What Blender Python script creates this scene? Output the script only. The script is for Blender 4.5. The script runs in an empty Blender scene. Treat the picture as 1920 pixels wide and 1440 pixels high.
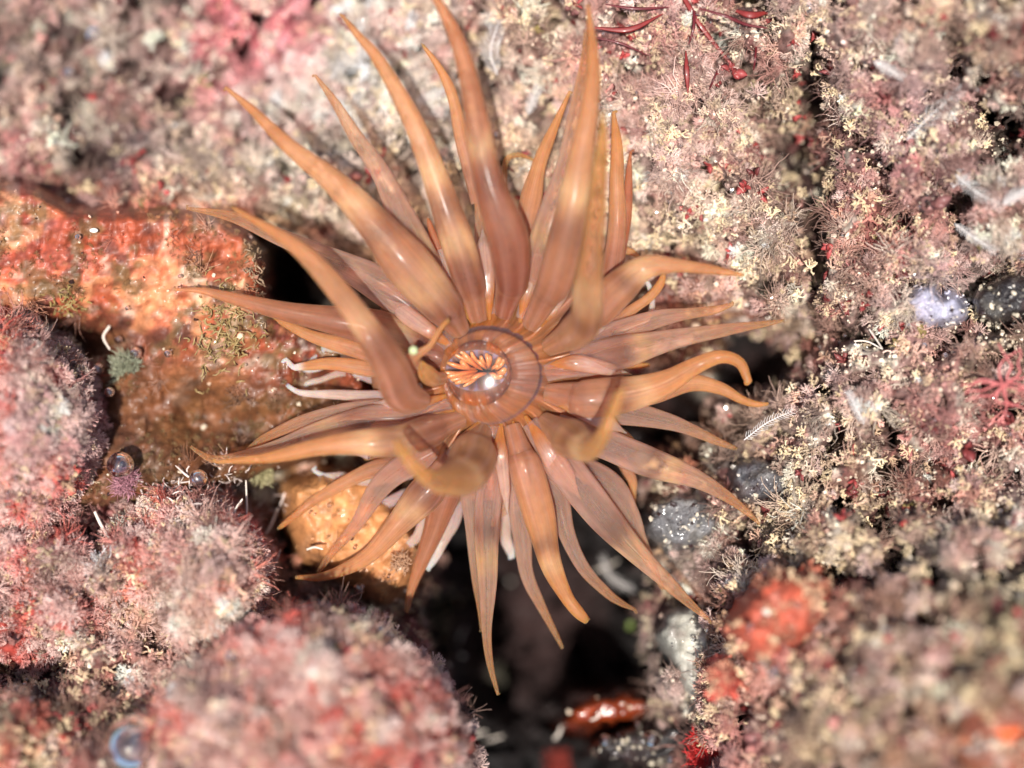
import bpy, math, random
import numpy as np
from mathutils import Vector, Matrix

rng = np.random.default_rng(7)
random.seed(7)
S = bpy.context.scene
COL = S.collection
S.unit_settings.scale_length = 0.005          # one unit is 5 mm: a close-up of a thumbnail-sized animal

# ------------------------------------------------------------------ camera
D = 28.0                                       # camera height above the plane of the oral disc
cam = bpy.data.cameras.new('camera'); co = bpy.data.objects.new('camera', cam); COL.objects.link(co)
co.location = (0, 0, D); co.rotation_euler = (0, 0, 0)
cam.sensor_width = 36; cam.lens = 36 * D / 19.2
cam.clip_start = 0.5; cam.clip_end = 400
cam.dof.use_dof = True; cam.dof.focus_distance = D + 0.0; cam.dof.aperture_fstop = 0.035
S.camera = co
# ------------------------------------------------------------------ sky, sun, exposure
LDIR = Vector((-0.05, -0.14, 1.0)).normalized()
w = bpy.data.worlds.new('World'); S.world = w; w.use_nodes = True
nt = w.node_tree; nt.nodes.clear()
sky = nt.nodes.new('ShaderNodeTexSky'); sky.sky_type = 'NISHITA'; sky.sun_disc = False
sky.sun_elevation = math.asin(LDIR.z); sky.sun_rotation = math.atan2(LDIR.x, LDIR.y)
sky.dust_density = 2.0
bg = nt.nodes.new('ShaderNodeBackground'); bg.inputs['Strength'].default_value = 0.09
wo = nt.nodes.new('ShaderNodeOutputWorld')
nt.links.new(sky.outputs[0], bg.inputs[0]); nt.links.new(bg.outputs[0], wo.inputs[0])
sl = bpy.data.lights.new('sun', 'SUN'); sl.energy = 4.8; sl.angle = math.radians(0.9); sl.color = (1.0, 0.95, 0.88)
so = bpy.data.objects.new('sun', sl); COL.objects.link(so)
so.rotation_euler = LDIR.to_track_quat('Z', 'Y').to_euler()
S.view_settings.view_transform = 'Standard'; S.view_settings.look = 'None'
S.view_settings.gamma = 1; S.view_settings.use_curve_mapping = False
S.view_settings.exposure = 0.56
S.render.engine = 'CYCLES'
S.cycles.max_bounces = 8; S.cycles.transparent_max_bounces = 24
S.cycles.use_denoising = True

# ------------------------------------------------------------------ helpers
def P(px, py, z=0.0):
    k = (D - z) / D
    return Vector(((px - 960) / 100 * k, (720 - py) / 100 * k, z))

def lin(c):
    c = np.asarray(c, float) / 255.0
    return np.where(c <= 0.04045, c / 12.92, ((c + 0.055) / 1.055) ** 2.4)

_perm = rng.random(65536).astype(np.float32)
def _h(ix, iy, s):
    n = (ix * 374761393 + iy * 668265263 + s * 982451653) & 0x7fffffff
    n = ((n ^ (n >> 13)) * 1274126177) & 0x7fffffff
    return _perm[(n ^ (n >> 16)) & 65535]
def vnoise(x, y, s=0):
    x = np.asarray(x, float); y = np.asarray(y, float)
    ix = np.floor(x).astype(np.int64); iy = np.floor(y).astype(np.int64)
    fx = x - ix; fy = y - iy
    fx = fx * fx * (3 - 2 * fx); fy = fy * fy * (3 - 2 * fy)
    a = _h(ix, iy, s); b = _h(ix + 1, iy, s); c = _h(ix, iy + 1, s); d = _h(ix + 1, iy + 1, s)
    return (a * (1 - fx) + b * fx) * (1 - fy) + (c * (1 - fx) + d * fx) * fy
def fbm(x, y, o=4, s=0, gain=0.5):
    t = 0; a = 1; n = 0
    for i in range(o):
        t = t + a * vnoise(x + 17.3 * i, y - 9.1 * i, s + i); n += a; a *= gain; x = x * 2.03; y = y * 2.03
    return t / n
def sstep(a, b, x):
    t = np.clip((x - a) / (b - a), 0, 1); return t * t * (3 - 2 * t)

def tag(o, label=None, cat=None, group=None, kind=None):
    if label: o['label'] = label
    if cat: o['category'] = cat
    if group: o['group'] = group
    if kind: o['kind'] = kind
    return o

def mesh_np(name, V, F, mat=None, col=None, parent=None, smooth=True, extra=None, link=True):
    V = np.asarray(V, np.float32); F = np.asarray(F, np.int32)
    me = bpy.data.meshes.new(name)
    n, k = F.shape
    me.vertices.add(len(V)); me.vertices.foreach_set('co', V.ravel())
    me.loops.add(n * k); me.loops.foreach_set('vertex_index', F.ravel())
    me.polygons.add(n); me.polygons.foreach_set('loop_start', np.arange(0, n * k, k, dtype=np.int32))
    me.polygons.foreach_set('loop_total', np.full(n, k, np.int32))
    me.polygons.foreach_set('use_smooth', np.full(n, smooth))
    me.update(calc_edges=True); me.validate()
    if col is not None:
        a = me.color_attributes.new('Col', 'FLOAT_COLOR', 'POINT')
        c = np.ones((len(V), 4), np.float32); c[:, :3] = col; a.data.foreach_set('color', c.ravel())
    for kx, vx in (extra or {}).items():
        a = me.attributes.new(kx, 'FLOAT_VECTOR', 'POINT'); a.data.foreach_set('vector', np.asarray(vx, np.float32).ravel())
    if mat: me.materials.append(mat)
    o = bpy.data.objects.new(name, me)
    if link: COL.objects.link(o)
    if parent: o.parent = parent
    return o

def empty(name, loc=(0, 0, 0)):
    o = bpy.data.objects.new(name, None); o.location = loc; o.empty_display_size = 0.2; COL.objects.link(o); return o

def catmull(P_, n):
    P_ = np.asarray(P_, float)
    pts = np.vstack([2 * P_[0] - P_[1], P_, 2 * P_[-1] - P_[-2]])
    m = len(P_) - 1
    seg = np.linalg.norm(np.diff(P_[:, :3], axis=0), axis=1) + 1e-6
    cum = np.concatenate([[0], np.cumsum(seg)]); cum /= cum[-1]
    t = np.linspace(0, 1, n); out = []
    for tt in t:
        i = min(m - 1, max(0, np.searchsorted(cum, tt, side='right') - 1))
        u = (tt - cum[i]) / (cum[i + 1] - cum[i]); u = min(max(u, 0), 1)
        p0, p1, p2, p3 = pts[i], pts[i + 1], pts[i + 2], pts[i + 3]
        out.append(0.5 * ((2 * p1) + (-p0 + p2) * u + (2 * p0 - 5 * p1 + 4 * p2 - p3) * u * u + (-p0 + 3 * p1 - 3 * p2 + p3) * u ** 3))
    return np.array(out)

def tube(path, rad, sides=8, flat=1.0, cap=True):
    """path (n,3), rad (n,) -> V,F(quads), t, ang"""
    path = np.asarray(path, float); n = len(path)
    T = np.gradient(path, axis=0); T /= np.linalg.norm(T, axis=1)[:, None] + 1e-9
    up = np.array([0, 0, 1.0])
    V = []; tt = []; aa = []
    N = np.cross(up, T[0]);
    if np.linalg.norm(N) < 1e-3: N = np.array([1.0, 0, 0])
    N /= np.linalg.norm(N)
    for i in range(n):
        N = N - T[i] * N.dot(T[i]); N /= np.linalg.norm(N) + 1e-9
        B = np.cross(T[i], N)
        for k in range(sides):
            a = 2 * math.pi * k / sides
            V.append(path[i] + rad[i] * (math.cos(a) * N + math.sin(a) * B * flat)); tt.append(i / (n - 1)); aa.append(a)
    F = []
    for i in range(n - 1):
        for k in range(sides):
            k2 = (k + 1) % sides
            F.append((i * sides + k, i * sides + k2, (i + 1) * sides + k2, (i + 1) * sides + k))
    return np.array(V), np.array(F), np.array(tt), np.array(aa)

def join(parts):
    V = []; F = []; C = []; o = 0
    for p in parts:
        V.append(p[0]); F.append(np.asarray(p[1]) + o); o += len(p[0])
        if len(p) > 2: C.append(np.broadcast_to(p[2], (len(p[0]), 3)))
    return np.vstack(V), np.vstack(F), (np.vstack(C) if C else None)

def ico(sub=1, jit=0.0, r=None):
    import bmesh
    bm = bmesh.new(); bmesh.ops.create_icosphere(bm, subdivisions=sub, radius=1)
    V = np.array([v.co[:] for v in bm.verts]); F = np.array([[v.index for v in f.verts] for f in bm.faces]); bm.free()
    if jit: V = V * (1 + (r.random(len(V))[:, None] - .5) * jit)
    return V, F

# ------------------------------------------------------------------ materials
def mat_new(name):
    m = bpy.data.materials.new(name); m.use_nodes = True; nt = m.node_tree; nt.nodes.clear()
    return m, nt, nt.nodes.new, nt.links.new

def sub_mat(name, fine=9.0, rough=0.55, bump=0.35, wet=0.35, sss=0.0, attr='Col', inst=False, speck=0.0, varamt=0.35, glaze=0.12):
    m, nt, N, L = mat_new(name)
    at = N('ShaderNodeAttribute'); at.attribute_name = attr; at.attribute_type = 'INSTANCER' if inst else 'GEOMETRY'
    tc = N('ShaderNodeTexCoord')
    n1 = N('ShaderNodeTexNoise'); n1.inputs['Scale'].default_value = fine; n1.inputs['Detail'].default_value = 6; n1.inputs['Roughness'].default_value = 0.7
    n2 = N('ShaderNodeTexNoise'); n2.inputs['Scale'].default_value = fine * 3.1; n2.inputs['Detail'].default_value = 4
    L(tc.outputs['Object'], n1.inputs['Vector']); L(tc.outputs['Object'], n2.inputs['Vector'])
    r = N('ShaderNodeMapRange'); r.inputs['From Min'].default_value = 0.25; r.inputs['From Max'].default_value = 0.75
    r.inputs['To Min'].default_value = 1 - varamt; r.inputs['To Max'].default_value = 1 + varamt
    L(n1.outputs['Fac'], r.inputs['Value'])
    mx = N('ShaderNodeMix'); mx.data_type = 'RGBA'; mx.blend_type = 'MULTIPLY'; mx.inputs['Factor'].default_value = 1
    cc = N('ShaderNodeCombineColor')
    for i in range(3): L(r.outputs[0], cc.inputs[i])
    L(at.outputs['Color'], mx.inputs['A']); L(cc.outputs[0], mx.inputs['B'])
    out = mx.outputs['Result']
    if speck:
        v = N('ShaderNodeTexVoronoi'); v.inputs['Scale'].default_value = fine * 1.6; L(tc.outputs['Object'], v.inputs['Vector'])
        cr = N('ShaderNodeMapRange'); cr.inputs['From Min'].default_value = 0.33; cr.inputs['From Max'].default_value = 0.20; L(v.outputs['Distance'], cr.inputs['Value'])
        th = N('ShaderNodeMath'); th.operation = 'MULTIPLY'; L(cr.outputs[0], th.inputs[0])
        sc = N('ShaderNodeSeparateColor'); L(v.outputs['Color'], sc.inputs[0])
        gt = N('ShaderNodeMath'); gt.operation = 'GREATER_THAN'; gt.inputs[1].default_value = 1 - speck; L(sc.outputs[0], gt.inputs[0]); L(gt.outputs[0], th.inputs[1])
        m2 = N('ShaderNodeMix'); m2.data_type = 'RGBA'; L(th.outputs[0], m2.inputs['Factor']); L(out, m2.inputs['A']); m2.inputs['B'].default_value = (.62, .56, .48, 1)
        out = m2.outputs['Result']
    b = N('ShaderNodeBsdfPrincipled'); L(out, b.inputs['Base Color'])
    b.inputs['Roughness'].default_value = rough
    b.inputs['Coat Weight'].default_value = wet; b.inputs['Coat Roughness'].default_value = glaze; b.inputs['Coat IOR'].default_value = 1.33 if glaze > .1 else 1.5
    if sss:
        b.inputs['Subsurface Weight'].default_value = sss; b.inputs['Subsurface Radius'].default_value = (0.5, 0.25, 0.15); b.inputs['Subsurface Scale'].default_value = 0.15
    if bump:
        bp = N('ShaderNodeBump'); bp.inputs['Strength'].default_value = bump; bp.inputs['Distance'].default_value = 0.06
        ad = N('ShaderNodeMath'); ad.operation = 'ADD'; L(n1.outputs['Fac'], ad.inputs[0]); L(n2.outputs['Fac'], ad.inputs[1]); L(ad.outputs[0], bp.inputs['Height'])
        L(bp.outputs[0], b.inputs['Normal'])
    o = N('ShaderNodeOutputMaterial'); L(b.outputs[0], o.inputs[0])
    return m

def flesh_mat(name, alpha=0.75, streak=1.0, rough=0.33, coat=0.5):
    """translucent jelly wall: shell opacity grows as the wall is seen edge on"""
    m, nt, N, L = mat_new(name)
    at = N('ShaderNodeAttribute'); at.attribute_name = 'Col'
    uv = N('ShaderNodeAttribute'); uv.attribute_name = 'along'
    mp = N('ShaderNodeMapping'); mp.inputs['Scale'].default_value = (16, 16, 1.3); L(uv.outputs['Vector'], mp.inputs['Vector'])
    n1 = N('ShaderNodeTexNoise'); n1.inputs['Scale'].default_value = 0.16; n1.inputs['Detail'].default_value = 5; n1.inputs['Roughness'].default_value = .65; L(mp.outputs[0], n1.inputs['Vector'])
    r = N('ShaderNodeMapRange'); r.inputs['From Min'].default_value = 0.3; r.inputs['From Max'].default_value = 0.7
    r.inputs['To Min'].default_value = 0.60; r.inputs['To Max'].default_value = 1.42
    tg = N('ShaderNodeTexCoord'); ng = N('ShaderNodeTexNoise'); ng.inputs['Scale'].default_value = 3.2; ng.inputs['Detail'].default_value = 7; ng.inputs['Roughness'].default_value = .75; L(tg.outputs['Object'], ng.inputs['Vector'])
    av = N('ShaderNodeMix'); av.data_type = 'FLOAT'; av.inputs[0].default_value = .45; L(n1.outputs['Fac'], av.inputs[2]); L(ng.outputs['Fac'], av.inputs[3]); L(av.outputs[0], r.inputs['Value'])
    cc = N('ShaderNodeCombineColor')
    for i in range(3): L(r.outputs[0], cc.inputs[i])
    mx = N('ShaderNodeMix'); mx.data_type = 'RGBA'; mx.blend_type = 'MULTIPLY'; mx.inputs['Factor'].default_value = streak
    L(at.outputs['Color'], mx.inputs['A']); L(cc.outputs[0], mx.inputs['B'])
    lw = N('ShaderNodeLayerWeight'); lw.inputs['Blend'].default_value = 0.5
    wl = N('ShaderNodeMapRange'); wl.inputs['From Min'].default_value = 0.50; wl.inputs['From Max'].default_value = 0.92; wl.inputs['To Max'].default_value = 0.65; L(lw.outputs['Facing'], wl.inputs['Value'])
    ab = N('ShaderNodeMix'); ab.data_type = 'RGBA'; ab.inputs['B'].default_value = (.60, .31, .16, 1)  # peach rim painted by view angle, imitates light scattered in the wall
    L(wl.outputs[0], ab.inputs['Factor']); L(mx.outputs['Result'], ab.inputs['A'])
    b = N('ShaderNodeBsdfPrincipled'); L(ab.outputs['Result'], b.inputs['Base Color'])
    b.inputs['Roughness'].default_value = rough
    b.inputs['Subsurface Weight'].default_value = 0.75; b.inputs['Subsurface Radius'].default_value = (1.0, 0.35, 0.15); b.inputs['Subsurface Scale'].default_value = 0.28
    b.inputs['Coat Weight'].default_value = coat; b.inputs['Coat Roughness'].default_value = 0.16; b.inputs['Coat IOR'].default_value = 1.33
    tc = N('ShaderNodeTexCoord'); nb = N('ShaderNodeTexNoise'); nb.inputs['Scale'].default_value = 0.5; nb.inputs['Detail'].default_value = 3
    L(mp.outputs[0], nb.inputs['Vector'])
    bp = N('ShaderNodeBump'); bp.inputs['Strength'].default_value = 0.25; bp.inputs['Distance'].default_value = 0.05; L(nb.outputs['Fac'], bp.inputs['Height']); L(bp.outputs[0], b.inputs['Normal'])
    mr = N('ShaderNodeMapRange'); mr.inputs['From Min'].default_value = 0.0; mr.inputs['From Max'].default_value = 0.9
    mr.inputs['To Min'].default_value = alpha; mr.inputs['To Max'].default_value = 1.0; L(lw.outputs['Facing'], mr.inputs['Value'])
    tr = N('ShaderNodeBsdfTransparent'); tr.inputs['Color'].default_value = (.98, .84, .74, 1)
    tl = N('ShaderNodeBsdfTranslucent'); L(ab.outputs['Result'], tl.inputs['Color']); mt = N('ShaderNodeMixShader'); mt.inputs[0].default_value = .22; L(b.outputs[0], mt.inputs[1]); L(tl.outputs[0], mt.inputs[2])
    ms = N('ShaderNodeMixShader'); L(mr.outputs[0], ms.inputs[0]); L(tr.outputs[0], ms.inputs[1]); L(mt.outputs[0], ms.inputs[2])
    o = N('ShaderNodeOutputMaterial'); L(ms.outputs[0], o.inputs[0])
    return m

def glass_mat(name, ior=1.15, tint=(1, 1, 1, 1), rough=0.01):
    m, nt, N, L = mat_new(name)
    b = N('ShaderNodeBsdfPrincipled'); b.inputs['Transmission Weight'].default_value = 1; b.inputs['IOR'].default_value = ior
    b.inputs['Base Color'].default_value = tint; b.inputs['Roughness'].default_value = rough
    b.inputs['Coat Weight'].default_value = 1; b.inputs['Coat IOR'].default_value = 1.9; b.inputs['Coat Roughness'].default_value = .03
    o = N('ShaderNodeOutputMaterial'); L(b.outputs[0], o.inputs[0]); return m

M_ground = sub_mat('crusty_seabed', fine=2.6, bump=0.8, wet=.08, rough=.8, varamt=.45)
M_rock = sub_mat('wet_rock', fine=2.4, bump=0.5, wet=0.22, rough=0.55, varamt=.45)
M_gloss = sub_mat('wet_shiny_pebble', fine=.8, bump=.15, wet=1.0, rough=.25, varamt=.6)
M_black = sub_mat('black_pebble', fine=4.5, bump=0.9, wet=.7, rough=0.4, speck=0.12, varamt=.7)
M_tuft = sub_mat('turf_strands', fine=5, bump=0, wet=0.35, rough=0.6, inst=True, varamt=.25)
M_grain = sub_mat('sand_grains', fine=3, bump=0, wet=1.0, rough=0.35, inst=True, varamt=.2, glaze=.05)
M_thing = sub_mat('small_growth', fine=5, bump=0, wet=0.3, rough=0.5, varamt=.2)
M_flesh = flesh_mat('anemone_flesh', alpha=0.44, coat=.35, rough=.5)
M_clear = flesh_mat('clearer_flesh', alpha=0.20, coat=.3, rough=.45)
M_ridge = flesh_mat('wet_ridge', alpha=0.45, coat=1.0, rough=.2)
M_pale = flesh_mat('pale_flesh', alpha=0.45)
M_disc = flesh_mat('disc_flesh', alpha=0.93, coat=0.35, rough=.38)
M_fold = flesh_mat('throat_folds', alpha=1.0, streak=.5)
M_bubble = glass_mat('air_bubble', ior=0.62, rough=.02)
M_drop = glass_mat('clear_jelly', ior=1.08)

# ------------------------------------------------------------------ tables read off the place, one cell every 120 px
C_ = [  # colours as seen, shade of crevices and hollows included
"150125115 160130120 165130120 235120128 240125135 215200190 200175165 200165150 185150130 175130120 170120115 140095085 175150135 180145135 170140120 150110095",
"165135125 140110100 160120110 215135135 215190180 220212205 212200188 195170155 175125115 180135125 185145135 175145130 120095080 165125120 175140140 150110100",
"150110105 095065065 170150140 185165150 190175160 190170155 190170155 185165145 180150120 185155140 190160150 165125115 085055048 165115110 160110110 130092085",
"150060040 190080045 200100060 200120080 160140120 190165145 190165145 185165145 180150120 190160140 175150130 190165145 150120105 160085075 160110100 150125110",
"190080045 190090050 220130080 225160110 050030022 120095080 150110090 150110090 150110090 150110090 120060045 180155135 150115100 170135120 160145145 080065060",
"120065058 090040030 180085050 160095055 140055025 080035022 080035022 080035022 080035022 080035022 120070055 060030025 120070058 165130120 170125115 150120100",
"200150150 140085082 140072045 120062035 110050028 080035022 080035022 080035022 080035022 080035022 075032024 150120100 180155140 170130120 160110105 150085080",
"180120115 150092090 080045042 090045035 190130070 190130070 100050030 080035022 060028020 080035022 120085062 080068066 170150130 150110090 135078062 160130120",
"170100095 165110105 190130120 190150140 150090060 180120070 170110080 020012010 018010008 018010008 105100098 140110095 165140115 165140120 150120110 155135120",
"130080075 170120105 200155130 190140120 110060045 140090070 080050040 018010008 018010008 018010008 110092086 170110090 180100065 150095078 150125095 130115085",
"100055050 160100090 200145130 215140125 210150140 190130115 170110100 020010008 018010008 050024016 150130120 190120100 170120105 150115095 150125100 140120095",
"150130095 120085075 170120110 190140130 200112092 190110085 150100090 060035033 020010008 100058050 070045042 190130120 160130105 150120095 160112082 190095055"]
CT = np.array([[[int(c[0:3]), int(c[3:6]), int(c[6:9])] for c in r.split()] for r in C_], float)
H_ = [
[-3.4,-3.4,-3.4,-3.2,-3.1,-2.6,-2.2,-1.8,-1.3,-1,-.6,-.5,.4,1.2,1.8,2.2],
[-3.2,-3.3,-3.2,-3,-2.8,-2.4,-2.1,-1.8,-1.4,-1,-.4,-.3,-.7,.8,1.2,1.8],
[-2.6,-2.9,-2.7,-2.5,-2.4,-2.3,-2.1,-1.8,-1.5,-1.1,-.7,-.4,-1.8,.6,1,1.2],
[-2.2,-2.2,-2.2,-2.3,-2.6,-2.4,-2.2,-2,-1.9,-1.4,-.8,-.5,-.6,.3,.6,1],
[-3,-3,-3,-3.4,-5,-3.6,-3,-3,-3,-2.4,-1.6,-.6,-.4,.1,.4,-.6],
[-1.8,-2.2,-2.6,-3,-3.6,-4,-4,-4,-4,-3.5,-2.0,-4.2,-1.6,.2,.5,.8],
[-1.5,-1.6,-2.2,-2.8,-3.2,-4,-4,-4.5,-4.5,-4,-4.0,-1.0,.2,.6,.8,.8],
[-1,-1.4,-2.4,-2.6,-3,-3.2,-4,-5,-5,-4.4,-1.5,-1.1,.2,.5,.6,1],
[-.6,-.8,-1.5,-1.8,-2.4,-3,-2.4,-6.5,-7,-6,-1.4,-.6,.6,1.5,1.6,2],
[-.6,-.6,-.8,-1.2,-2,-2.4,-2.2,-7,-7.5,-7,-2,.6,1.5,2,2.4,2.6],
[-.4,.2,.4,.4,.2,0,-.8,-7,-7.5,-6.5,-1,1.4,2.2,2.6,3,3],
[.6,.6,1,1,1,.8,-.5,-5,-6.5,-4.4,-2.2,1.6,2.6,2.8,3.2,3.2]]
HT = np.array(H_)
def bil(T, px, py):
    gx = np.clip((px - 60) / 120, 0, T.shape[1] - 1.001); gy = np.clip((py - 60) / 120, 0, T.shape[0] - 1.001)
    ix = gx.astype(int); iy = gy.astype(int); fx = gx - ix; fy = gy - iy
    fx = fx * fx * (3 - 2 * fx); fy = fy * fy * (3 - 2 * fy)
    if T.ndim == 3: fx = fx[..., None]; fy = fy[..., None]
    return (T[iy, ix] * (1 - fx) + T[iy, ix + 1] * fx) * (1 - fy) + (T[iy + 1, ix] * (1 - fx) + T[iy + 1, ix + 1] * fx) * fy

STEP = 5.0
gx = np.arange(-500, 2421, STEP); gy = np.arange(-450, 1891, STEP)
PX, PY = np.meshgrid(gx, gy)
wx = PX + 70 * (fbm(PX / 90, PY / 90, 3, 11) - .5); wy = PY + 70 * (fbm(PX / 90, PY / 90, 3, 23) - .5)
base = bil(HT, wx, wy) + .9 * sstep(1350, 1700, PX) * sstep(950, 1200, PY) + .5 * sstep(560, 380, PX) * sstep(950, 1060, PY)
rough = 1.1 * (fbm(PX / 120, PY / 120, 3, 31) - .5) + 1.35 * (fbm(PX / 38, PY / 38, 3, 41) - .5) + 0.42 * (fbm(PX / 13, PY / 13, 3, 47) - .5)
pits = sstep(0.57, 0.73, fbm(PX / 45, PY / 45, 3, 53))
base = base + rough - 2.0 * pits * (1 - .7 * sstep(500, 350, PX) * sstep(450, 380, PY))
# explicit dark hollows: px, py, rx, ry, depth
HOLES = [(1480, 300, 50, 60, 1.5), (1455, 370, 30, 40, 1.0), (1880, 560, 60, 45, 2.0), (1500, 160, 30, 30, 1.4), (545, 520, 50, 50, 1.2), (1430, 690, 75, 65, 2.2), (1260, 770, 80, 60, 2.),
         (180, 290, 50, 35, .7), (1775, 70, 30, 30, 1), (1850, 250, 40, 60, 1.5), (1690, 400, 25, 30, 1), (1010, 200, 30, 40, 1.2), (770, 340, 25, 30, 1.), (1500, 600, 50, 30, 1.5),
         (1680, 870, 50, 40, 1.2), (1000, 1180, 170, 180, 1.5), (350, 900, 60, 40, 1.3), (150, 1000, 60, 25, .8), (60, 1230, 60, 60, 1.4), (300, 1190, 25, 40, 1), (1530, 540, 25, 20, .9), (1640, 210, 18, 18, .6)]
holemask = np.zeros_like(base)
for hx, hy, rx, ry, dp in HOLES:
    e = np.exp(-(((wx - hx) / rx) ** 2 + ((wy - hy) / ry) ** 2) ** 1.3); base -= dp * e; holemask = np.maximum(holemask, e)

def albedo(px, py, s=0, var=1.0):
    c = bil(CT, px + 50 * (fbm(px / 60, py / 60, 3, 61 + s) - .5), py + 50 * (fbm(px / 60, py / 60, 3, 67 + s) - .5))
    c = lin(c)
    n = fbm(px / 26, py / 26, 4, 71 + s, .65)
    n2 = fbm(px / 34, py / 34, 4, 79 + s, .65); n3 = fbm(px / 12, py / 12, 3, 83 + s, .7)
    def mix(c, col, f): f = (f * var)[..., None]; return c * (1 - f) + np.array(col) * f
    c = mix(c, lin((95, 30, 28)), 0.65 * sstep(.55, .70, n))
    c = mix(c, lin((236, 222, 200)), 0.8 * sstep(.56, .72, n2))
    c = mix(c, lin((200, 112, 108)), 0.35 * sstep(.56, .70, fbm(px / 44, py / 44, 3, 91 + s)))
    c = c * (0.35 + 1.3 * n3)[..., None]; dp_ = (.75 * (1 - .6 * sstep(500, 350, px) * sstep(450, 380, py)) * sstep(.60, .72, fbm(px / 45, py / 45, 3, 53)))[..., None]; c = c * (1 - dp_) + lin((70, 32, 28)) * dp_  # pits get their shade painted in as dark maroon
    lum = (c @ np.array([.3, .55, .15]))[..., None]; c = c * .86 + lum * .14 * np.array([1.04, 1.0, .92])
    return np.clip(c, 0.004, .8)

# ------------------------------------------------------------------ boulders and stones sitting on the seabed
def sdf_poly(poly, px, py):
    poly = np.asarray(poly, float); d = np.full(px.shape, 1e9); inside = np.zeros(px.shape, bool)
    for i in range(len(poly)):
        a = poly[i]; b = poly[(i + 1) % len(poly)]
        e = b - a; wx_ = px - a[0]; wy_ = py - a[1]
        t = np.clip((wx_ * e[0] + wy_ * e[1]) / (e @ e), 0, 1)
        d = np.minimum(d, np.hypot(wx_ - e[0] * t, wy_ - e[1] * t))
        c = ((a[1] > py) != (b[1] > py)) & (px < e[0] * (py - a[1]) / (e[1] if abs(e[1]) > 1e-9 else 1e-9) + a[0])
        inside ^= c
    return np.where(inside, d, -d)
def ell(cx, cy, rx, ry, n=24, wob=.12, s=0, rot=0):
    r = np.random.default_rng(s); ph = r.random(4) * 6.3; out = []
    for i in range(n):
        a = 2 * math.pi * i / n; k = 1 + wob * (math.sin(2 * a + ph[0]) + .6 * math.sin(3 * a + ph[1]) + .4 * math.sin(5 * a + ph[2]))
        x = math.cos(a) * rx * k; y = math.sin(a) * ry * k
        out.append((cx + x * math.cos(rot) - y * math.sin(rot), cy + x * math.sin(rot) + y * math.cos(rot)))
    return out
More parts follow.
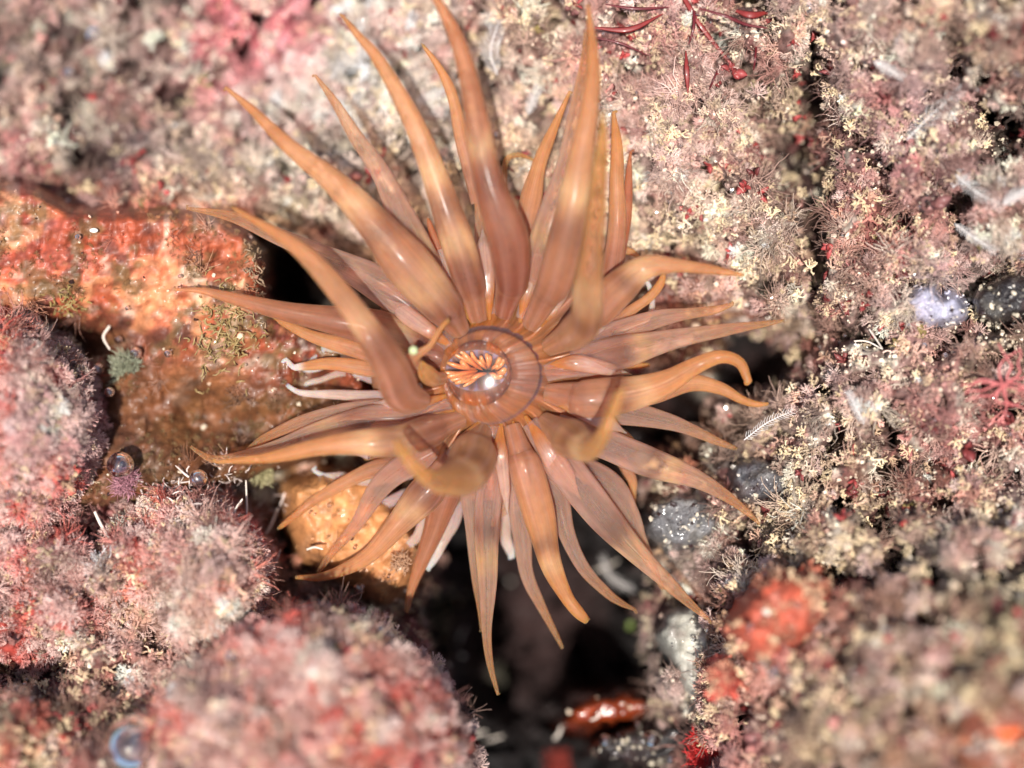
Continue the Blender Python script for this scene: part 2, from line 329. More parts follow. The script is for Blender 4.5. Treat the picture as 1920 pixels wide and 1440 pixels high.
# name, label, category, outline, top z, edge width px, roughness, material, colour, override strength
ROCKS = [
 ('boulder', 'big orange encrusted boulder with a sharp straight upper edge left of the anemone', 'rock',
  [(-620,300),(-100,335),(60,338),(140,382),(400,388),(465,425),(503,470),(508,560),(555,600),(640,640),(700,720),(690,800),(620,860),(520,890),(380,930),(200,960),(-620,1000)],
  -0.35, 34, .38, 'rock', None, 0, [(185,640,120,70,1.1),(60,640,120,50,1.0),(330,760,90,60,.7),(450,800,120,60,.9),(600,720,60,80,.7),(150,780,100,100,1.)]),
 ('boulder', 'yellow ochre stone under the lower left tentacles of the anemone', 'rock',
  [(520,900),(600,865),(700,880),(790,950),(810,1040),(790,1120),(720,1150),(640,1110),(560,1060),(520,980)], -0.75, 55, .3, 'rock', (186,128,78), .75, []),
 ('mound', 'pale pink fuzzy mound at the left edge of the picture', 'rock', ell(0, 795, 175, 205, s=3, wob=.05), 1.3, 120, .5, 'ground', None, 0, []),
 ('mound', 'pink and cream tufted mound with white twigs below the orange boulder', 'rock', ell(335, 1080, 185, 150, s=5, wob=.07), 1.0, 110, .5, 'ground', None, 0, []),
 ('mound', 'large blurred pink mound at the bottom left of the dark crevice', 'rock', ell(570, 1420, 295, 270, s=8, wob=.05), 3.0, 150, .5, 'ground', None, 0, []),
 ('mound', 'dull maroon and grey mound between the pink mounds at the lower left', 'rock', ell(70, 1110, 150, 150, s=9, wob=.08), .7, 90, .5, 'ground', None, 0, []),
 ('mound', 'sandy beige mound in the bottom left corner', 'rock', ell(60, 1440, 190, 150, s=11, wob=.08), 2.2, 90, .5, 'ground', None, 0, []),
 ('pebble', 'grey speckled pebble beside the lower right tentacles', 'pebble', ell(1280, 975, 78, 68, s=12, wob=.07), -.55, 35, .22, 'black', (98,98,100), .9, []),
 ('pebble', 'black and white speckled pebble right of the longest lower right tentacle', 'pebble', ell(1425, 905, 75, 45, s=14, wob=.08, rot=.2), -.25, 28, .25, 'black', (70,70,74), .9, []),
 ('stone', 'black stone at the right edge of the picture', 'stone', ell(1890, 560, 75, 50, s=15, wob=.08), .75, 30, .25, 'black', (28,26,28), .9, []),
 ('stone', 'bluish white stone with a round dark hole near the right edge', 'stone', ell(1755, 575, 70, 45, s=17, wob=.08), .8, 28, .22, 'black', (165,165,185), .85, [(1768,550,13,13,.9)]),
 ('sponge', 'bright orange red blurred sponge lump at the lower right', 'sponge', ell(1465, 1160, 95, 118, s=19, wob=.08, rot=.4), 2.7, 60, .16, 'matte', (166,72,50), .85, [(1500,1220,40,30,.7),(1545,1130,30,40,.6)]),
 ('sponge', 'small red sponge lump left below the bigger orange red one', 'sponge', ell(1360, 1275, 26, 34, s=20, wob=.08, rot=.3), 2.3, 20, .1, 'matte', (180,66,52), .95, []),
 ('sponge', 'orange sponge lump in the bottom right corner', 'sponge', ell(1880, 1400, 95, 75, s=21, wob=.08, rot=-.5), 3.8, 50, .2, 'matte', (190,92,50), .95, []),
 ('pebble', 'rusty orange pebble deep in the dark crevice under the anemone', 'pebble', ell(1150, 1332, 108, 52, s=22, wob=.06, rot=-.1), -2.5, 40, .12, 'gloss', (118,46,18), .92, []),
 ('stone', 'wet black stone with bubbles at the bottom of the crevice', 'stone', ell(1225, 1395, 110, 50, s=24, wob=.08, rot=-.1), -1.9, 30, .25, 'black', (24,20,20), .95, []),
 ('stone', 'flat greenish grey stone flake on the right wall of the crevice', 'stone', [(1225,1190),(1250,1145),(1300,1130),(1345,1165),(1350,1250),(1330,1330),(1290,1310),(1262,1262),(1245,1225)], -.6, 22, .2, 'rock', (150,150,140), .8, []),
]
MATS = {'gloss': M_gloss, 'matte': sub_mat('soft_sponge', fine=1.6, bump=.4, wet=.1, rough=.7, varamt=.5, speck=.1), 'rock': M_rock, 'ground': M_ground, 'black': M_black}
Zt = base.copy(); ID = np.zeros(base.shape, int)
rocks_grid = []
for k, (nm, lb, ct, poly, ztop, edge, rgh, mk, colr, ov, dents) in enumerate(ROCKS):
    warp = (48 if edge >= 90 else 22) if len(poly) >= 20 or edge >= 90 else 10
    ax = PX + warp * (fbm(PX / 30, PY / 30, 3, 101 + k) - .5); ay = PY + warp * (fbm(PX / 30, PY / 30, 3, 131 + k) - .5)
    d = sdf_poly(poly, ax, ay)
    u = np.clip(d / edge, -1, 1)
    deep = 3.2 if edge > 30 else 1.6
    if edge >= 90: deep = 2.3
    dome = np.where(u > 0, np.sqrt(np.clip(1 - (1 - u) ** 2, 0, 1)), u * 3)
    z = ztop - deep * (1 - dome) + rgh * (1.7 if edge >= 90 else 1) * (fbm(PX / 60, PY / 60, 3, 151 + k) - .5) * 2 + rgh * (.45 if mk == 'rock' else .9) * (fbm(PX / 20, PY / 20, 3, 171 + k) - .5) + .22 * (fbm(PX / 9, PY / 9, 2, 191 + k) - .5)
    for hx, hy, rx, ry, dp in dents: z = z - dp * np.exp(-(((ax - hx) / rx) ** 2 + ((ay - hy) / ry) ** 2) ** 1.2)
    msk = (d > -12) & (z > base - 2.5)
    rocks_grid.append((z, msk))
    up = msk & (z > Zt); Zt[up] = z[up]; ID[up] = k + 1

def grid_mesh(name, Z, msk, mat, colr, step=1, parent=None):
    Z = Z[::step, ::step]; px = PX[::step, ::step]; py = PY[::step, ::step]; mk = msk[::step, ::step]
    k = (D - Z) / D
    X = (px - 960) / 100 * k; Y = (720 - py) / 100 * k
    h, w_ = Z.shape; idx = np.arange(h * w_).reshape(h, w_)
    q = mk[:-1, :-1] & mk[1:, :-1] & mk[:-1, 1:] & mk[1:, 1:]
    F = np.stack([idx[1:, :-1][q], idx[1:, 1:][q], idx[:-1, 1:][q], idx[:-1, :-1][q]], 1)
    used = np.unique(F); rm = -np.ones(h * w_, int); rm[used] = np.arange(len(used))
    V = np.stack([X.ravel(), Y.ravel(), Z.ravel()], 1)[used]
    return mesh_np(name, V, rm[F], mat, col=colr[::step, ::step].reshape(-1, 3)[used], parent=parent)

ALB = albedo(PX, PY)
ALB_top = ALB.copy()
# deep crevice floors: shade painted into the dark rock, blackening with depth
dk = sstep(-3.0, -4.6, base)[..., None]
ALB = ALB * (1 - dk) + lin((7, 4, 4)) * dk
hm = (0.75 * holemask)[..., None]; ALB = ALB * (1 - hm) + lin((60, 28, 24)) * hm  # shade of the hollows put into the ground colour
ground = grid_mesh('seabed', base, np.ones(base.shape, bool), M_ground, ALB * .62); tag(ground, kind='structure')  # whole ground darkened in colour, stands in for shade between tufts
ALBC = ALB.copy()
for k, (nm, lb, ct, poly, ztop, edge, rgh, mk, colr, ov, dents) in enumerate(ROCKS):
    z, msk = rocks_grid[k]
    c = albedo(PX, np.maximum(PY, 440) if k == 0 else PY, s=0, var=.45 if k in (0, 1) else 1.0)
    if k == 0:      # orange crust patches, olive film
        up_ = 1 - .9 * sstep(590, 720, PY - .25 * (PX - 300))
        f = (up_ * .75 * sstep(.50, .62, fbm(PX / 55, PY / 55, 4, 301)))[..., None]; c = c * (1 - f) + lin((206, 140, 96)) * f
        f = ((.4 + .6 * up_) * .8 * sstep(.53, .64, fbm(PX / 50, PY / 50, 4, 305)))[..., None]; c = c * (1 - f) + lin((158, 72, 42)) * f
        f = (.7 * sstep(.57, .68, fbm(PX / 36, PY / 36, 4, 311)))[..., None]; c = c * (1 - f) + lin((105, 85, 50)) * f
        f = ((1 - up_) * .9)[..., None]; c = c * (1 - f) + (lin((108, 68, 38)) * (.5 + fbm(PX / 40, PY / 40, 3, 355))[..., None]) * f
        c = c * .85 * (.45 + 1.1 * fbm(PX / 16, PY / 16, 4, 333, .7))[..., None]
    if edge >= 90:
        f = (.7 * sstep(.46, .60, fbm(PX / 50, PY / 50, 3, 505 + k)))[..., None]; c = c * (1 - f) + lin((186, 62, 48)) * f
    if colr is not None:
        n = (.6 + .8 * fbm(PX / 18, PY / 18, 4, 321 + k, .6))[..., None]
        cc = np.clip(lin(colr) * n, 0, .8); c = c * (1 - ov) + cc * ov
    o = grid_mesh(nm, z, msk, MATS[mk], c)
    # origin to its base
    tag(o, lb, ct)
    sel = ID == k + 1; ALBC[sel] = c[sel]

# ------------------------------------------------------------------ scattered growth (uncountable)
def surf(px, py):
    ix = (px - gx[0]) / STEP; iy = (py - gy[0]) / STEP
    i0 = np.clip(ix.astype(int), 1, len(gx) - 3); j0 = np.clip(iy.astype(int), 1, len(gy) - 3)
    fx = ix - i0; fy = iy - j0
    z = (Zt[j0, i0] * (1 - fx) + Zt[j0, i0 + 1] * fx) * (1 - fy) + (Zt[j0 + 1, i0] * (1 - fx) + Zt[j0 + 1, i0 + 1] * fx) * fy
    dzx = (Zt[j0, i0 + 1] - Zt[j0, i0 - 1]) / (2 * STEP / 100); dzy = -(Zt[j0 + 1, i0] - Zt[j0 - 1, i0]) / (2 * STEP / 100)
    n = np.stack([-dzx, -dzy, np.ones_like(dzx)], -1); n /= np.linalg.norm(n, axis=-1)[..., None]
    k = (D - z) / D
    pos = np.stack([(px - 960) / 100 * k, (720 - py) / 100 * k, z], -1)
    return pos, n, ALBC[j0, i0], ID[j0, i0], holemask[j0, i0]

def eul_from(n, tilt, yaw):
    # rotation taking +Z to tilted normal, as XYZ euler
    out = np.zeros((len(n), 3), np.float32)
    n = n + tilt; n /= np.linalg.norm(n, axis=1)[:, None]
    th = np.arccos(np.clip(n[:, 2], -1, 1)); ph = np.arctan2(n[:, 1], n[:, 0])
    # R = Rz(ph) Ry(th) Rz(yaw)  -> euler XYZ
    cz, sz, ct_, st, cy, sy = np.cos(ph), np.sin(ph), np.cos(th), np.sin(th), np.cos(yaw), np.sin(yaw)
    R00 = cz * ct_ * cy - sz * sy; R10 = sz * ct_ * cy + cz * sy; R20 = -st * cy
    R21 = st * sy; R22 = ct_
    out[:, 1] = np.arcsin(np.clip(-R20, -1, 1)); out[:, 0] = np.arctan2(R21, R22); out[:, 2] = np.arctan2(R10, R00)
    return out

def variants(kind, n, mat, seed):
    c = bpy.data.collections.new('kit_' + kind); r = np.random.default_rng(seed)
    for i in range(n):
        parts = []
        if kind == 'twig':       # knobbly forked calcareous twigs
            def grow(p, d, ln, rad, lev):
                m = 3; pts = [p]
                for s in range(m):
                    d = d + r.normal(0, .25, 3); d /= np.linalg.norm(d); p = p + d * ln / m; pts.append(p)
                rr = rad * (1 + .35 * np.array([0, 1, -.5, 1])[:m + 1])
                V, F, _, _ = tube(pts, rr, 5); parts.append((V, F))
                if lev:
                    for b in range(r.integers(2, 4)): grow(p, d + r.normal(0, .75, 3), ln * .72, rad * .82, lev - 1)
            for b in range(3): grow(np.zeros(3), np.array([r.normal(0, .5), r.normal(0, .5), 1.]), .42, .055, 2)
        elif kind == 'hair':
            for b in range(16):
                d = np.array([r.normal(0, .55), r.normal(0, .55), 1.]); p = r.normal(0, .12, 3) * [1, 1, .1]; pts = [p]; ln = r.uniform(.6, 1.2)
                for s in range(5):
                    d = d + r.normal(0, .28, 3); d /= np.linalg.norm(d); p = p + d * ln / 5; pts.append(p)
                V, F, _, _ = tube(pts, np.linspace(.022, .010, 6), 3); parts.append((V, F))
        elif kind == 'fuzz':     # dense little pompon of finely forked filaments
            for b in range(26):
                d = np.array([r.normal(0, 1), r.normal(0, 1), abs(r.normal(0, 1)) + .3]); d /= np.linalg.norm(d); p = np.zeros(3); pts = [p]
                for s in range(3):
                    d = d + r.normal(0, .3, 3); d /= np.linalg.norm(d); p = p + d * .26; pts.append(p)
                V, F, _, _ = tube(pts, np.array([.035, .028, .022, .016]), 3); parts.append((V, F))
                for f_ in range(2):
                    d2 = d + r.normal(0, .8, 3); d2 /= np.linalg.norm(d2)
                    V, F, _, _ = tube([pts[2], pts[2] + d2 * .15, pts[2] + d2 * .28 + r.normal(0, .03, 3)], [.02, .016, .01], 3); parts.append((V, F))
        elif kind == 'flake':    # small leafy lobes
            for b in range(4):
                a = r.uniform(0, 6.3); ln = r.uniform(.5, 1); wd = ln * r.uniform(.2, .45); pts = []
                d = np.array([math.cos(a), math.sin(a), r.uniform(.3, 1.4)]); d /= np.linalg.norm(d); sdv = np.cross(d, [0, 0, 1]); sdv /= np.linalg.norm(sdv)
                nn = np.cross(sdv, d); V = []; F = []
                for s in range(6):
                    u = s / 5; ww = wd * math.sin(math.pi * (0.12 + .8 * u)) ; c0 = d * ln * u + nn * .25 * ln * math.sin(u * 2.5)
                    th = .02
                    V += [c0 - sdv * ww, c0 + nn * th, c0 + sdv * ww, c0 - nn * th]
                for s in range(5):
                    for k in range(4): F.append((s * 4 + k, s * 4 + (k + 1) % 4, s * 4 + 4 + (k + 1) % 4, s * 4 + 4 + k))
                parts.append((np.array(V), np.array(F)))
        if kind == 'grain':
            V, F = ico(1, .55, r); V = V * [1, r.uniform(.6, 1), r.uniform(.5, .9)]; 
            o = mesh_np('kit_part', V, F, mat, smooth=False, link=False)
        elif kind == 'bead':
            V, F = ico(2, .0, r); o = mesh_np('kit_part', V, F, mat, link=False)
        else:
            V, F, _ = join(parts); o = mesh_np('kit_part', V, F, mat, link=False)
        c.objects.link(o)
    return c

def scatter(name, label, coll, nvar, pos, eul, scl, col):
    n = len(pos)
    me = bpy.data.meshes.new(name); me.vertices.add(n); me.vertices.foreach_set('co', pos.astype(np.float32).ravel())
    a = me.attributes.new('rot', 'FLOAT_VECTOR', 'POINT'); a.data.foreach_set('vector', eul.astype(np.float32).ravel())
    a = me.attributes.new('scl', 'FLOAT', 'POINT'); a.data.foreach_set('value', scl.astype(np.float32))
    a = me.attributes.new('pick', 'INT', 'POINT'); a.data.foreach_set('value', rng.integers(0, nvar, n).astype(np.int32))
    a = me.attributes.new('Col', 'FLOAT_COLOR', 'POINT'); c = np.ones((n, 4), np.float32); c[:, :3] = np.clip(col, .003, .85); a.data.foreach_set('color', c.ravel())
    o = bpy.data.objects.new(name, me); COL.objects.link(o); tag(o, label, kind='stuff')
    g = bpy.data.node_groups.new(name, 'GeometryNodeTree')
    g.interface.new_socket('Geometry', in_out='INPUT', socket_type='NodeSocketGeometry'); g.interface.new_socket('Geometry', in_out='OUTPUT', socket_type='NodeSocketGeometry')
    N = g.nodes.new; L = g.links.new
    gi = N('NodeGroupInput'); go = N('NodeGroupOutput'); ip = N('GeometryNodeInstanceOnPoints'); ci = N('GeometryNodeCollectionInfo')
    ci.inputs['Collection'].default_value = coll; ci.inputs['Separate Children'].default_value = True; ci.inputs['Reset Children'].default_value = True
    def na(nm, t):
        x = N('GeometryNodeInputNamedAttribute'); x.data_type = t; x.inputs['Name'].default_value = nm; return [s for s in x.outputs if s.enabled and s.name == 'Attribute'][0]
    er = N('FunctionNodeEulerToRotation'); L(na('rot', 'FLOAT_VECTOR'), er.inputs[0])
    L(gi.outputs[0], ip.inputs['Points']); L(ci.outputs[0], ip.inputs['Instance']); ip.inputs['Pick Instance'].default_value = True
    L(na('pick', 'INT'), ip.inputs['Instance Index']); L(er.outputs[0], ip.inputs['Rotation']); L(na('scl', 'FLOAT'), ip.inputs['Scale'])
    L(ip.outputs[0], go.inputs[0])
    md = o.modifiers.new('growth', 'NODES'); md.node_group = g
    return o

def sample(n, dens=None):
    px = rng.uniform(-160, 2080, n); py = rng.uniform(-160, 1600, n)
    pos, nn, al, idd, hm_ = surf(px, py)
    keep = rng.random(n) < dens(px, py, pos, idd, hm_)
    return px[keep], py[keep], pos[keep], nn[keep], al[keep], idd[keep]
BARE = (1, 2, 8, 9, 10, 11, 12, 13, 14, 15, 16, 17)
SPO = (12, 13, 14)
def isbare(i): return np.isin(i, BARE)
def patch(px, py, s, sc=70): return sstep(.46, .60, fbm(px / sc, py / sc, 3, s))
def bright(al, lo=.75, hi=1.5): return al * rng.uniform(lo, hi, (len(al), 1))
def tone(al, col, f):
    f = np.broadcast_to(f, (len(al),))[:, None]; return al * (1 - f) + lin(col) * f

kt = variants('twig', 7, M_tuft, 1); kh = variants('hair', 7, M_tuft, 2); kf = variants('fuzz', 6, M_tuft, 3); kl = variants('flake', 6, M_tuft, 4); kg = variants('grain', 8, M_grain, 5)
deepd = lambda pos: sstep(-3.8, -2.6, pos[:, 2])
# calcareous twigs
px, py, pos, nn, al, idd = sample(42000, lambda x, y, p, i, h: np.where(np.isin(i, SPO), .8 * (fbm(x / 40, y / 40, 2, 777) > .46), np.where(isbare(i), .0, .9)) * (0.10 + .9 * patch(x, y, 401)) * deepd(p) * (1 - .9 * h))
n = len(pos); c = tone(bright(al, .35, 1.7), (236, 214, 174), rng.random(n) ** 1.8 * .95 * np.where((px < 330) & (py < 340), .45, 1))
scatter('coralline_turf', 'pale knobbly coralline turf', kt, 7, pos - nn * .03, eul_from(nn, rng.normal(0, .4, (n, 3)), rng.uniform(0, 6.3, n)), rng.uniform(.13, .34, n), c)
# soft fuzz, thick on the pink mounds
fz = (3, 4, 5, 6)
px, py, pos, nn, al, idd = sample(60000, lambda x, y, p, i, h: np.where(np.isin(i, fz), .95, np.where(isbare(i), 0, .36)) * (np.where(np.isin(i, fz), .5, .08) + np.where(np.isin(i, fz), .5, .92) * patch(x, y, 411, 90)) * deepd(p) * (1 - .8 * h))
n = len(pos); c = tone(bright(al, .6, 2.2), (246, 214, 204), rng.random(n) ** np.where(np.isin(idd, fz), .75, 1.8) * .9 * np.where((px < 330) & (py < 340), .45, 1))
scatter('pink_fuzz', 'fine pink fuzzy algae', kf, 6, pos, eul_from(nn, rng.normal(0, .35, (n, 3)), rng.uniform(0, 6.3, n)), rng.uniform(.12, .36, n), c)
# hairs
px, py, pos, nn, al, idd = sample(26000, lambda x, y, p, i, h: np.where(isbare(i), np.where(np.isin(i, (1, 2)), .05, .0), .5) * patch(x, y, 421, 60) * deepd(p))
n = len(pos); c = tone(bright(al, .4, 1.8), (200, 165, 145), rng.random(n) * .4)
scatter('filament_turf', 'thin tangled algal filaments', kh, 7, pos, eul_from(nn, rng.normal(0, .5, (n, 3)), rng.uniform(0, 6.3, n)), rng.uniform(.2, .6, n), c)
# red flakes
px, py, pos, nn, al, idd = sample(3500, lambda x, y, p, i, h: np.where(isbare(i), .0, .8) * patch(x, y, 431, 80) * deepd(p))
n = len(pos); c = lin((150, 62, 60)) * rng.uniform(.3, 1.5, (n, 1))
scatter('red_algae_flakes', 'small dark red leafy algae scraps', kl, 6, pos, eul_from(nn, rng.normal(0, .4, (n, 3)), rng.uniform(0, 6.3, n)), rng.uniform(.12, .3, n), c)
# broader soft fronds in dull pink, olive and maroon
px, py, pos, nn, al, idd = sample(650, lambda x, y, p, i, h: np.where(isbare(i), .0, .7) * deepd(p))
n = len(pos); pal = np.array([lin(c_) for c_ in ((176, 120, 112), (128, 112, 66), (120, 58, 56), (190, 160, 140), (150, 96, 92))]); c = pal[rng.integers(0, 5, n)] * rng.uniform(.6, 1.3, (n, 1))
scatter('soft_fronds', 'soft translucent algae fronds among the turf', kl, 6, pos, eul_from(nn, rng.normal(0, .5, (n, 3)), rng.uniform(0, 6.3, n)), rng.uniform(.14, .34, n), c)
# olive film on the boulder
px, py, pos, nn, al, idd = sample(40000, lambda x, y, p, i, h: np.where(np.isin(i, (1, 2)), .9, 0) * sstep(.50, .64, fbm(x / 60, y / 60, 3, 909)))
n = len(pos); c = tone(bright(al, .8, 1.6), (150, 126, 84), rng.random(n) * .8)
scatter('olive_film', 'thin olive brown fuzz on the orange boulder', kf, 6, pos - nn * .02, eul_from(nn, rng.normal(0, .4, (n, 3)), rng.uniform(0, 6.3, n)), rng.uniform(.05, .13, n), c)
# grains
px, py, pos, nn, al, idd = sample(90000, lambda x, y, p, i, h: np.where(isbare(i), np.where(np.isin(i, (8, 9, 10, 11, 16)), .6, .035), .8) * (.25 + .75 * patch(x, y, 441, 40)) * sstep(-3.8, -2.4, p[:, 2]) * np.where(np.isin(i, (8, 9, 10, 16)), 1.6 * (fbm(x / 14, y / 14, 3, 707) > .5), 1))
n = len(pos); c = tone(bright(al, .7, 1.6), (236, 222, 196), rng.random(n) ** 1.2 * .8); dkk = rng.random(n) < .14; c[dkk] = lin((40, 22, 20))
scatter('shell_sand', 'glistening shell sand and grit', kg, 8, pos + nn * .02, eul_from(nn, rng.normal(0, 1, (n, 3)), rng.uniform(0, 6.3, n)), 0.018 + .055 * rng.random(n) ** 2.2, c)

kb = variants('bead', 2, M_bubble, 9)  # clear beads added among the growth to catch sun glints
px, py, pos, nn, al, idd = sample(2600, lambda x, y, p, i, h: np.where(i == 1, .12, .5) * sstep(-5, -2.5, p[:, 2]))
n = len(pos)
scatter('glint_beads', 'tiny clear beads added for glints in the growth', kb, 2, pos + nn * .12, np.zeros((n, 3)), .018 + .05 * rng.random(n) ** 3, np.ones((n, 3)))

# ------------------------------------------------------------------ the anemone
CX, CY = 925, 700
anem = empty('sea_anemone', P(CX, CY, -3.6)); tag(anem, 'large translucent orange brown sea anemone with long pointed tentacles spread over the rock', 'sea anemone')
ORG = np.array(anem.location)
bpy.context.view_layer.update()
def child(name, V, F, mat, col, al=None, smooth=True):
    return mesh_np(name, np.asarray(V) - ORG, F, mat, col=col, parent=anem, extra={'along': al} if al is not None else None, smooth=smooth)

# body: one surface from the lip over the disc, its margin and down the column to the foot
prof = [(.62, .46), (.80, .42), (.98, .30), (1.15, .20), (1.5, .10), (1.9, -.05), (2.25, -.35), (2.45, -.8), (2.35, -1.2), (1.9, -1.9), (1.75, -2.8), (2.0, -3.5), (2.5, -3.9)]
pr = catmull([(a, b, 0) for a, b in prof], 60)
NA = 288; V = []; C = []; AL = []
c0 = P(CX, CY, 0)
OX, OY, ORX, ORY = -.31, .05, .57, .38
def lipoff(r): return -.27 * (1 - sstep(.62, 1.08, r))          # the open mouth lies left of the middle of its lip
def lipcol(a): return lin((216, 150, 104)) * (.8 + .4 * vnoise(math.cos(a) * 3 + 5, math.sin(a) * 3, 77))
IN = 12
for i in range(IN):
    u = i / IN
    for k in range(NA):
        a = 2 * math.pi * k / NA
        x = (OX + ORX * math.cos(a)) * (1 - u) + (.62 * math.cos(a) - .27) * u; y = (OY + ORY * math.sin(a)) * (1 - u) + .62 * math.sin(a) * u
        lump = .05 * math.cos(11 * a + 1) * math.sin(math.pi * u) + .06 * (vnoise(x * 5, y * 5, 31) - .5)
        V.append((c0.x + x, c0.y + y, .40 + .06 * u + .10 * math.sin(math.pi * u) + lump))
        g = sstep(.45, .7, vnoise(x * 4 + 3, y * 4, 35)); cc = lin((100, 58, 42)) * (1 - g) + lin((156, 84, 20)) * g
        e = (1 - u) ** 2 * .45; cc = cc * (1 - e) + lin((206, 150, 120)) * e
        C.append(cc); AL.append((math.cos(a) * 6, math.sin(a) * 6, u))
for i, (r_, z_, _) in enumerate(pr):
    for k in range(NA):
        a = 2 * math.pi * k / NA
        rib = math.cos(a * 24 + .6 * math.sin(3 * a)); rib2 = math.cos(a * 48 + 1.1)
        amp = .13 * sstep(.85, 1.35, r_) * (1 - sstep(2.2, 2.6, r_)) if i < 34 else .05
        rr = r_ * (1 + sstep(.6, 1., r_) * (.03 * math.sin(3 * a + 1) + .02 * math.sin(5 * a)))
        amp *= .35 + 1.1 * vnoise(math.cos(a) * 4 + 9, math.sin(a) * 4, 55)
        lx = (1 - sstep(.95, 1.15, r_))
        V.append((c0.x + lipoff(r_) + rr * math.cos(a), c0.y + rr * math.sin(a), z_ + lx * .05 * (vnoise(math.cos(a) * 5 + r_ * 3, math.sin(a) * 5, 57) - .5) + lx * .009 * math.cos(23 * a + 2 * math.sin(2 * a)) + amp * rib + amp * .4 * rib2 + .05 * math.sin(2 * a + .5) * sstep(.6, 1., r_)))
        f = (0.5 + .5 * rib) * sstep(.85, 1.3, r_) + .5 * (1 - sstep(.85, 1.3, r_))
        inner = 1 - sstep(1.1, 2.0, r_)
        cc = lin((150, 96, 70)) * (1 - f) + lin((170, 120, 100)) * f
        cc = cc * (1 - .75 * inner) + (lin((168, 106, 62)) * (.6 + .4 * f)) * .75 * inner
        gb = lx * .85 * sstep(.42, .62, vnoise(math.cos(a) * 3.2 + r_ * 4, math.sin(a) * 3.2 + 7, 59)); cc = cc * (1 - gb) + lin((156, 92, 44)) * gb
        gb = lx * .3 * sstep(.55, .7, vnoise(math.cos(a) * 4 + 2, math.sin(a) * 4 + r_ * 3, 63)); cc = cc * (1 - gb) + lin((112, 78, 84)) * gb
        if i > 30: cc = lin((150, 62, 36))
        C.append(cc); AL.append((math.cos(a) * 6, math.sin(a) * 6, r_))
NR = IN + len(pr)
F = [(i * NA + k, (i + 1) * NA + k, (i + 1) * NA + (k + 1) % NA, i * NA + (k + 1) % NA) for i in range(NR - 1) for k in range(NA)]
child('body', V, F, M_disc, np.array(C), np.array(AL))

# throat: a pleated funnel dropping from the mouth, and the orange folds standing in it
V = []; C = []; NB = 144
for i in range(18):
    u = i / 17
    for k in range(NB):
        a = 2 * math.pi * k / NB
        rx = ORX * 1.01 * (1 - u) + .25 * u; ry = ORY * 1.01 * (1 - u) + .04 * u
        w_ = 1 + .13 * math.cos(18 * a) * math.sin(u * 3)
        V.append((c0.x + OX + rx * w_ * math.cos(a), c0.y + OY + ry * w_ * math.sin(a), .40 - .62 * u ** 1.3))
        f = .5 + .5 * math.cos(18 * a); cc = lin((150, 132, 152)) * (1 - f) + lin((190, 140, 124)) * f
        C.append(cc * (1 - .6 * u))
F = [(i * NB + k, (i + 1) * NB + k, (i + 1) * NB + (k + 1) % NB, i * NB + (k + 1) % NB) for i in range(17) for k in range(NB)]
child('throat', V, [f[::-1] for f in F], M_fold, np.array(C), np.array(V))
FOLDS = [((903,691),(858,653)),((895,695),(834,706)),((901,698),(856,718)),((915,690),(912,662)),((928,692),(949,668)),((905,694),(850,662)),((900,692),(868,657)),((908,690),(884,660)),((893,692),(836,682)),((890,697),(829,697)),((898,699),(840,714)),((905,700),(868,724)),((912,700),(884,712)),
         ((915,688),(903,668)),((918,688),(921,667)),((925,690),(936,668)),((930,693),(945,676)),((930,697),(948,690)),((925,700),(944,704)),((918,700),(930,710)),((885,693),(863,675)),((886,699),(856,720)),((912,692),(896,674)),((922,693),(940,683))]
for j, (a, b) in enumerate(FOLDS):
    za, zb = .10, .40
    A = np.array(P(a[0], a[1], za)); B = np.array(P(b[0] + rng.normal(0, 1.5), b[1] + rng.normal(0, 1.5), zb + rng.normal(0, .03))); M_ = (A + B) / 2 + np.array([rng.normal(0, .03), rng.normal(0, .03), .10])
    pth = catmull([A, M_, B], 12); u = np.linspace(0, 1, 12)
    rad = (.022 + .026 * np.sin(u * 2.2)) * rng.uniform(.75, 1.2); rad[-1] *= .5; rad[-2] *= .85; rad[0] *= .5
    V, F, tt, aa = tube(pth, rad, 8, flat=1.5)
    cc = lin((214, 96, 44)) * (1 - tt[:, None]) + lin((230, 150, 98)) * tt[:, None]
    child('throat_fold', V, F, M_fold, cc, V)
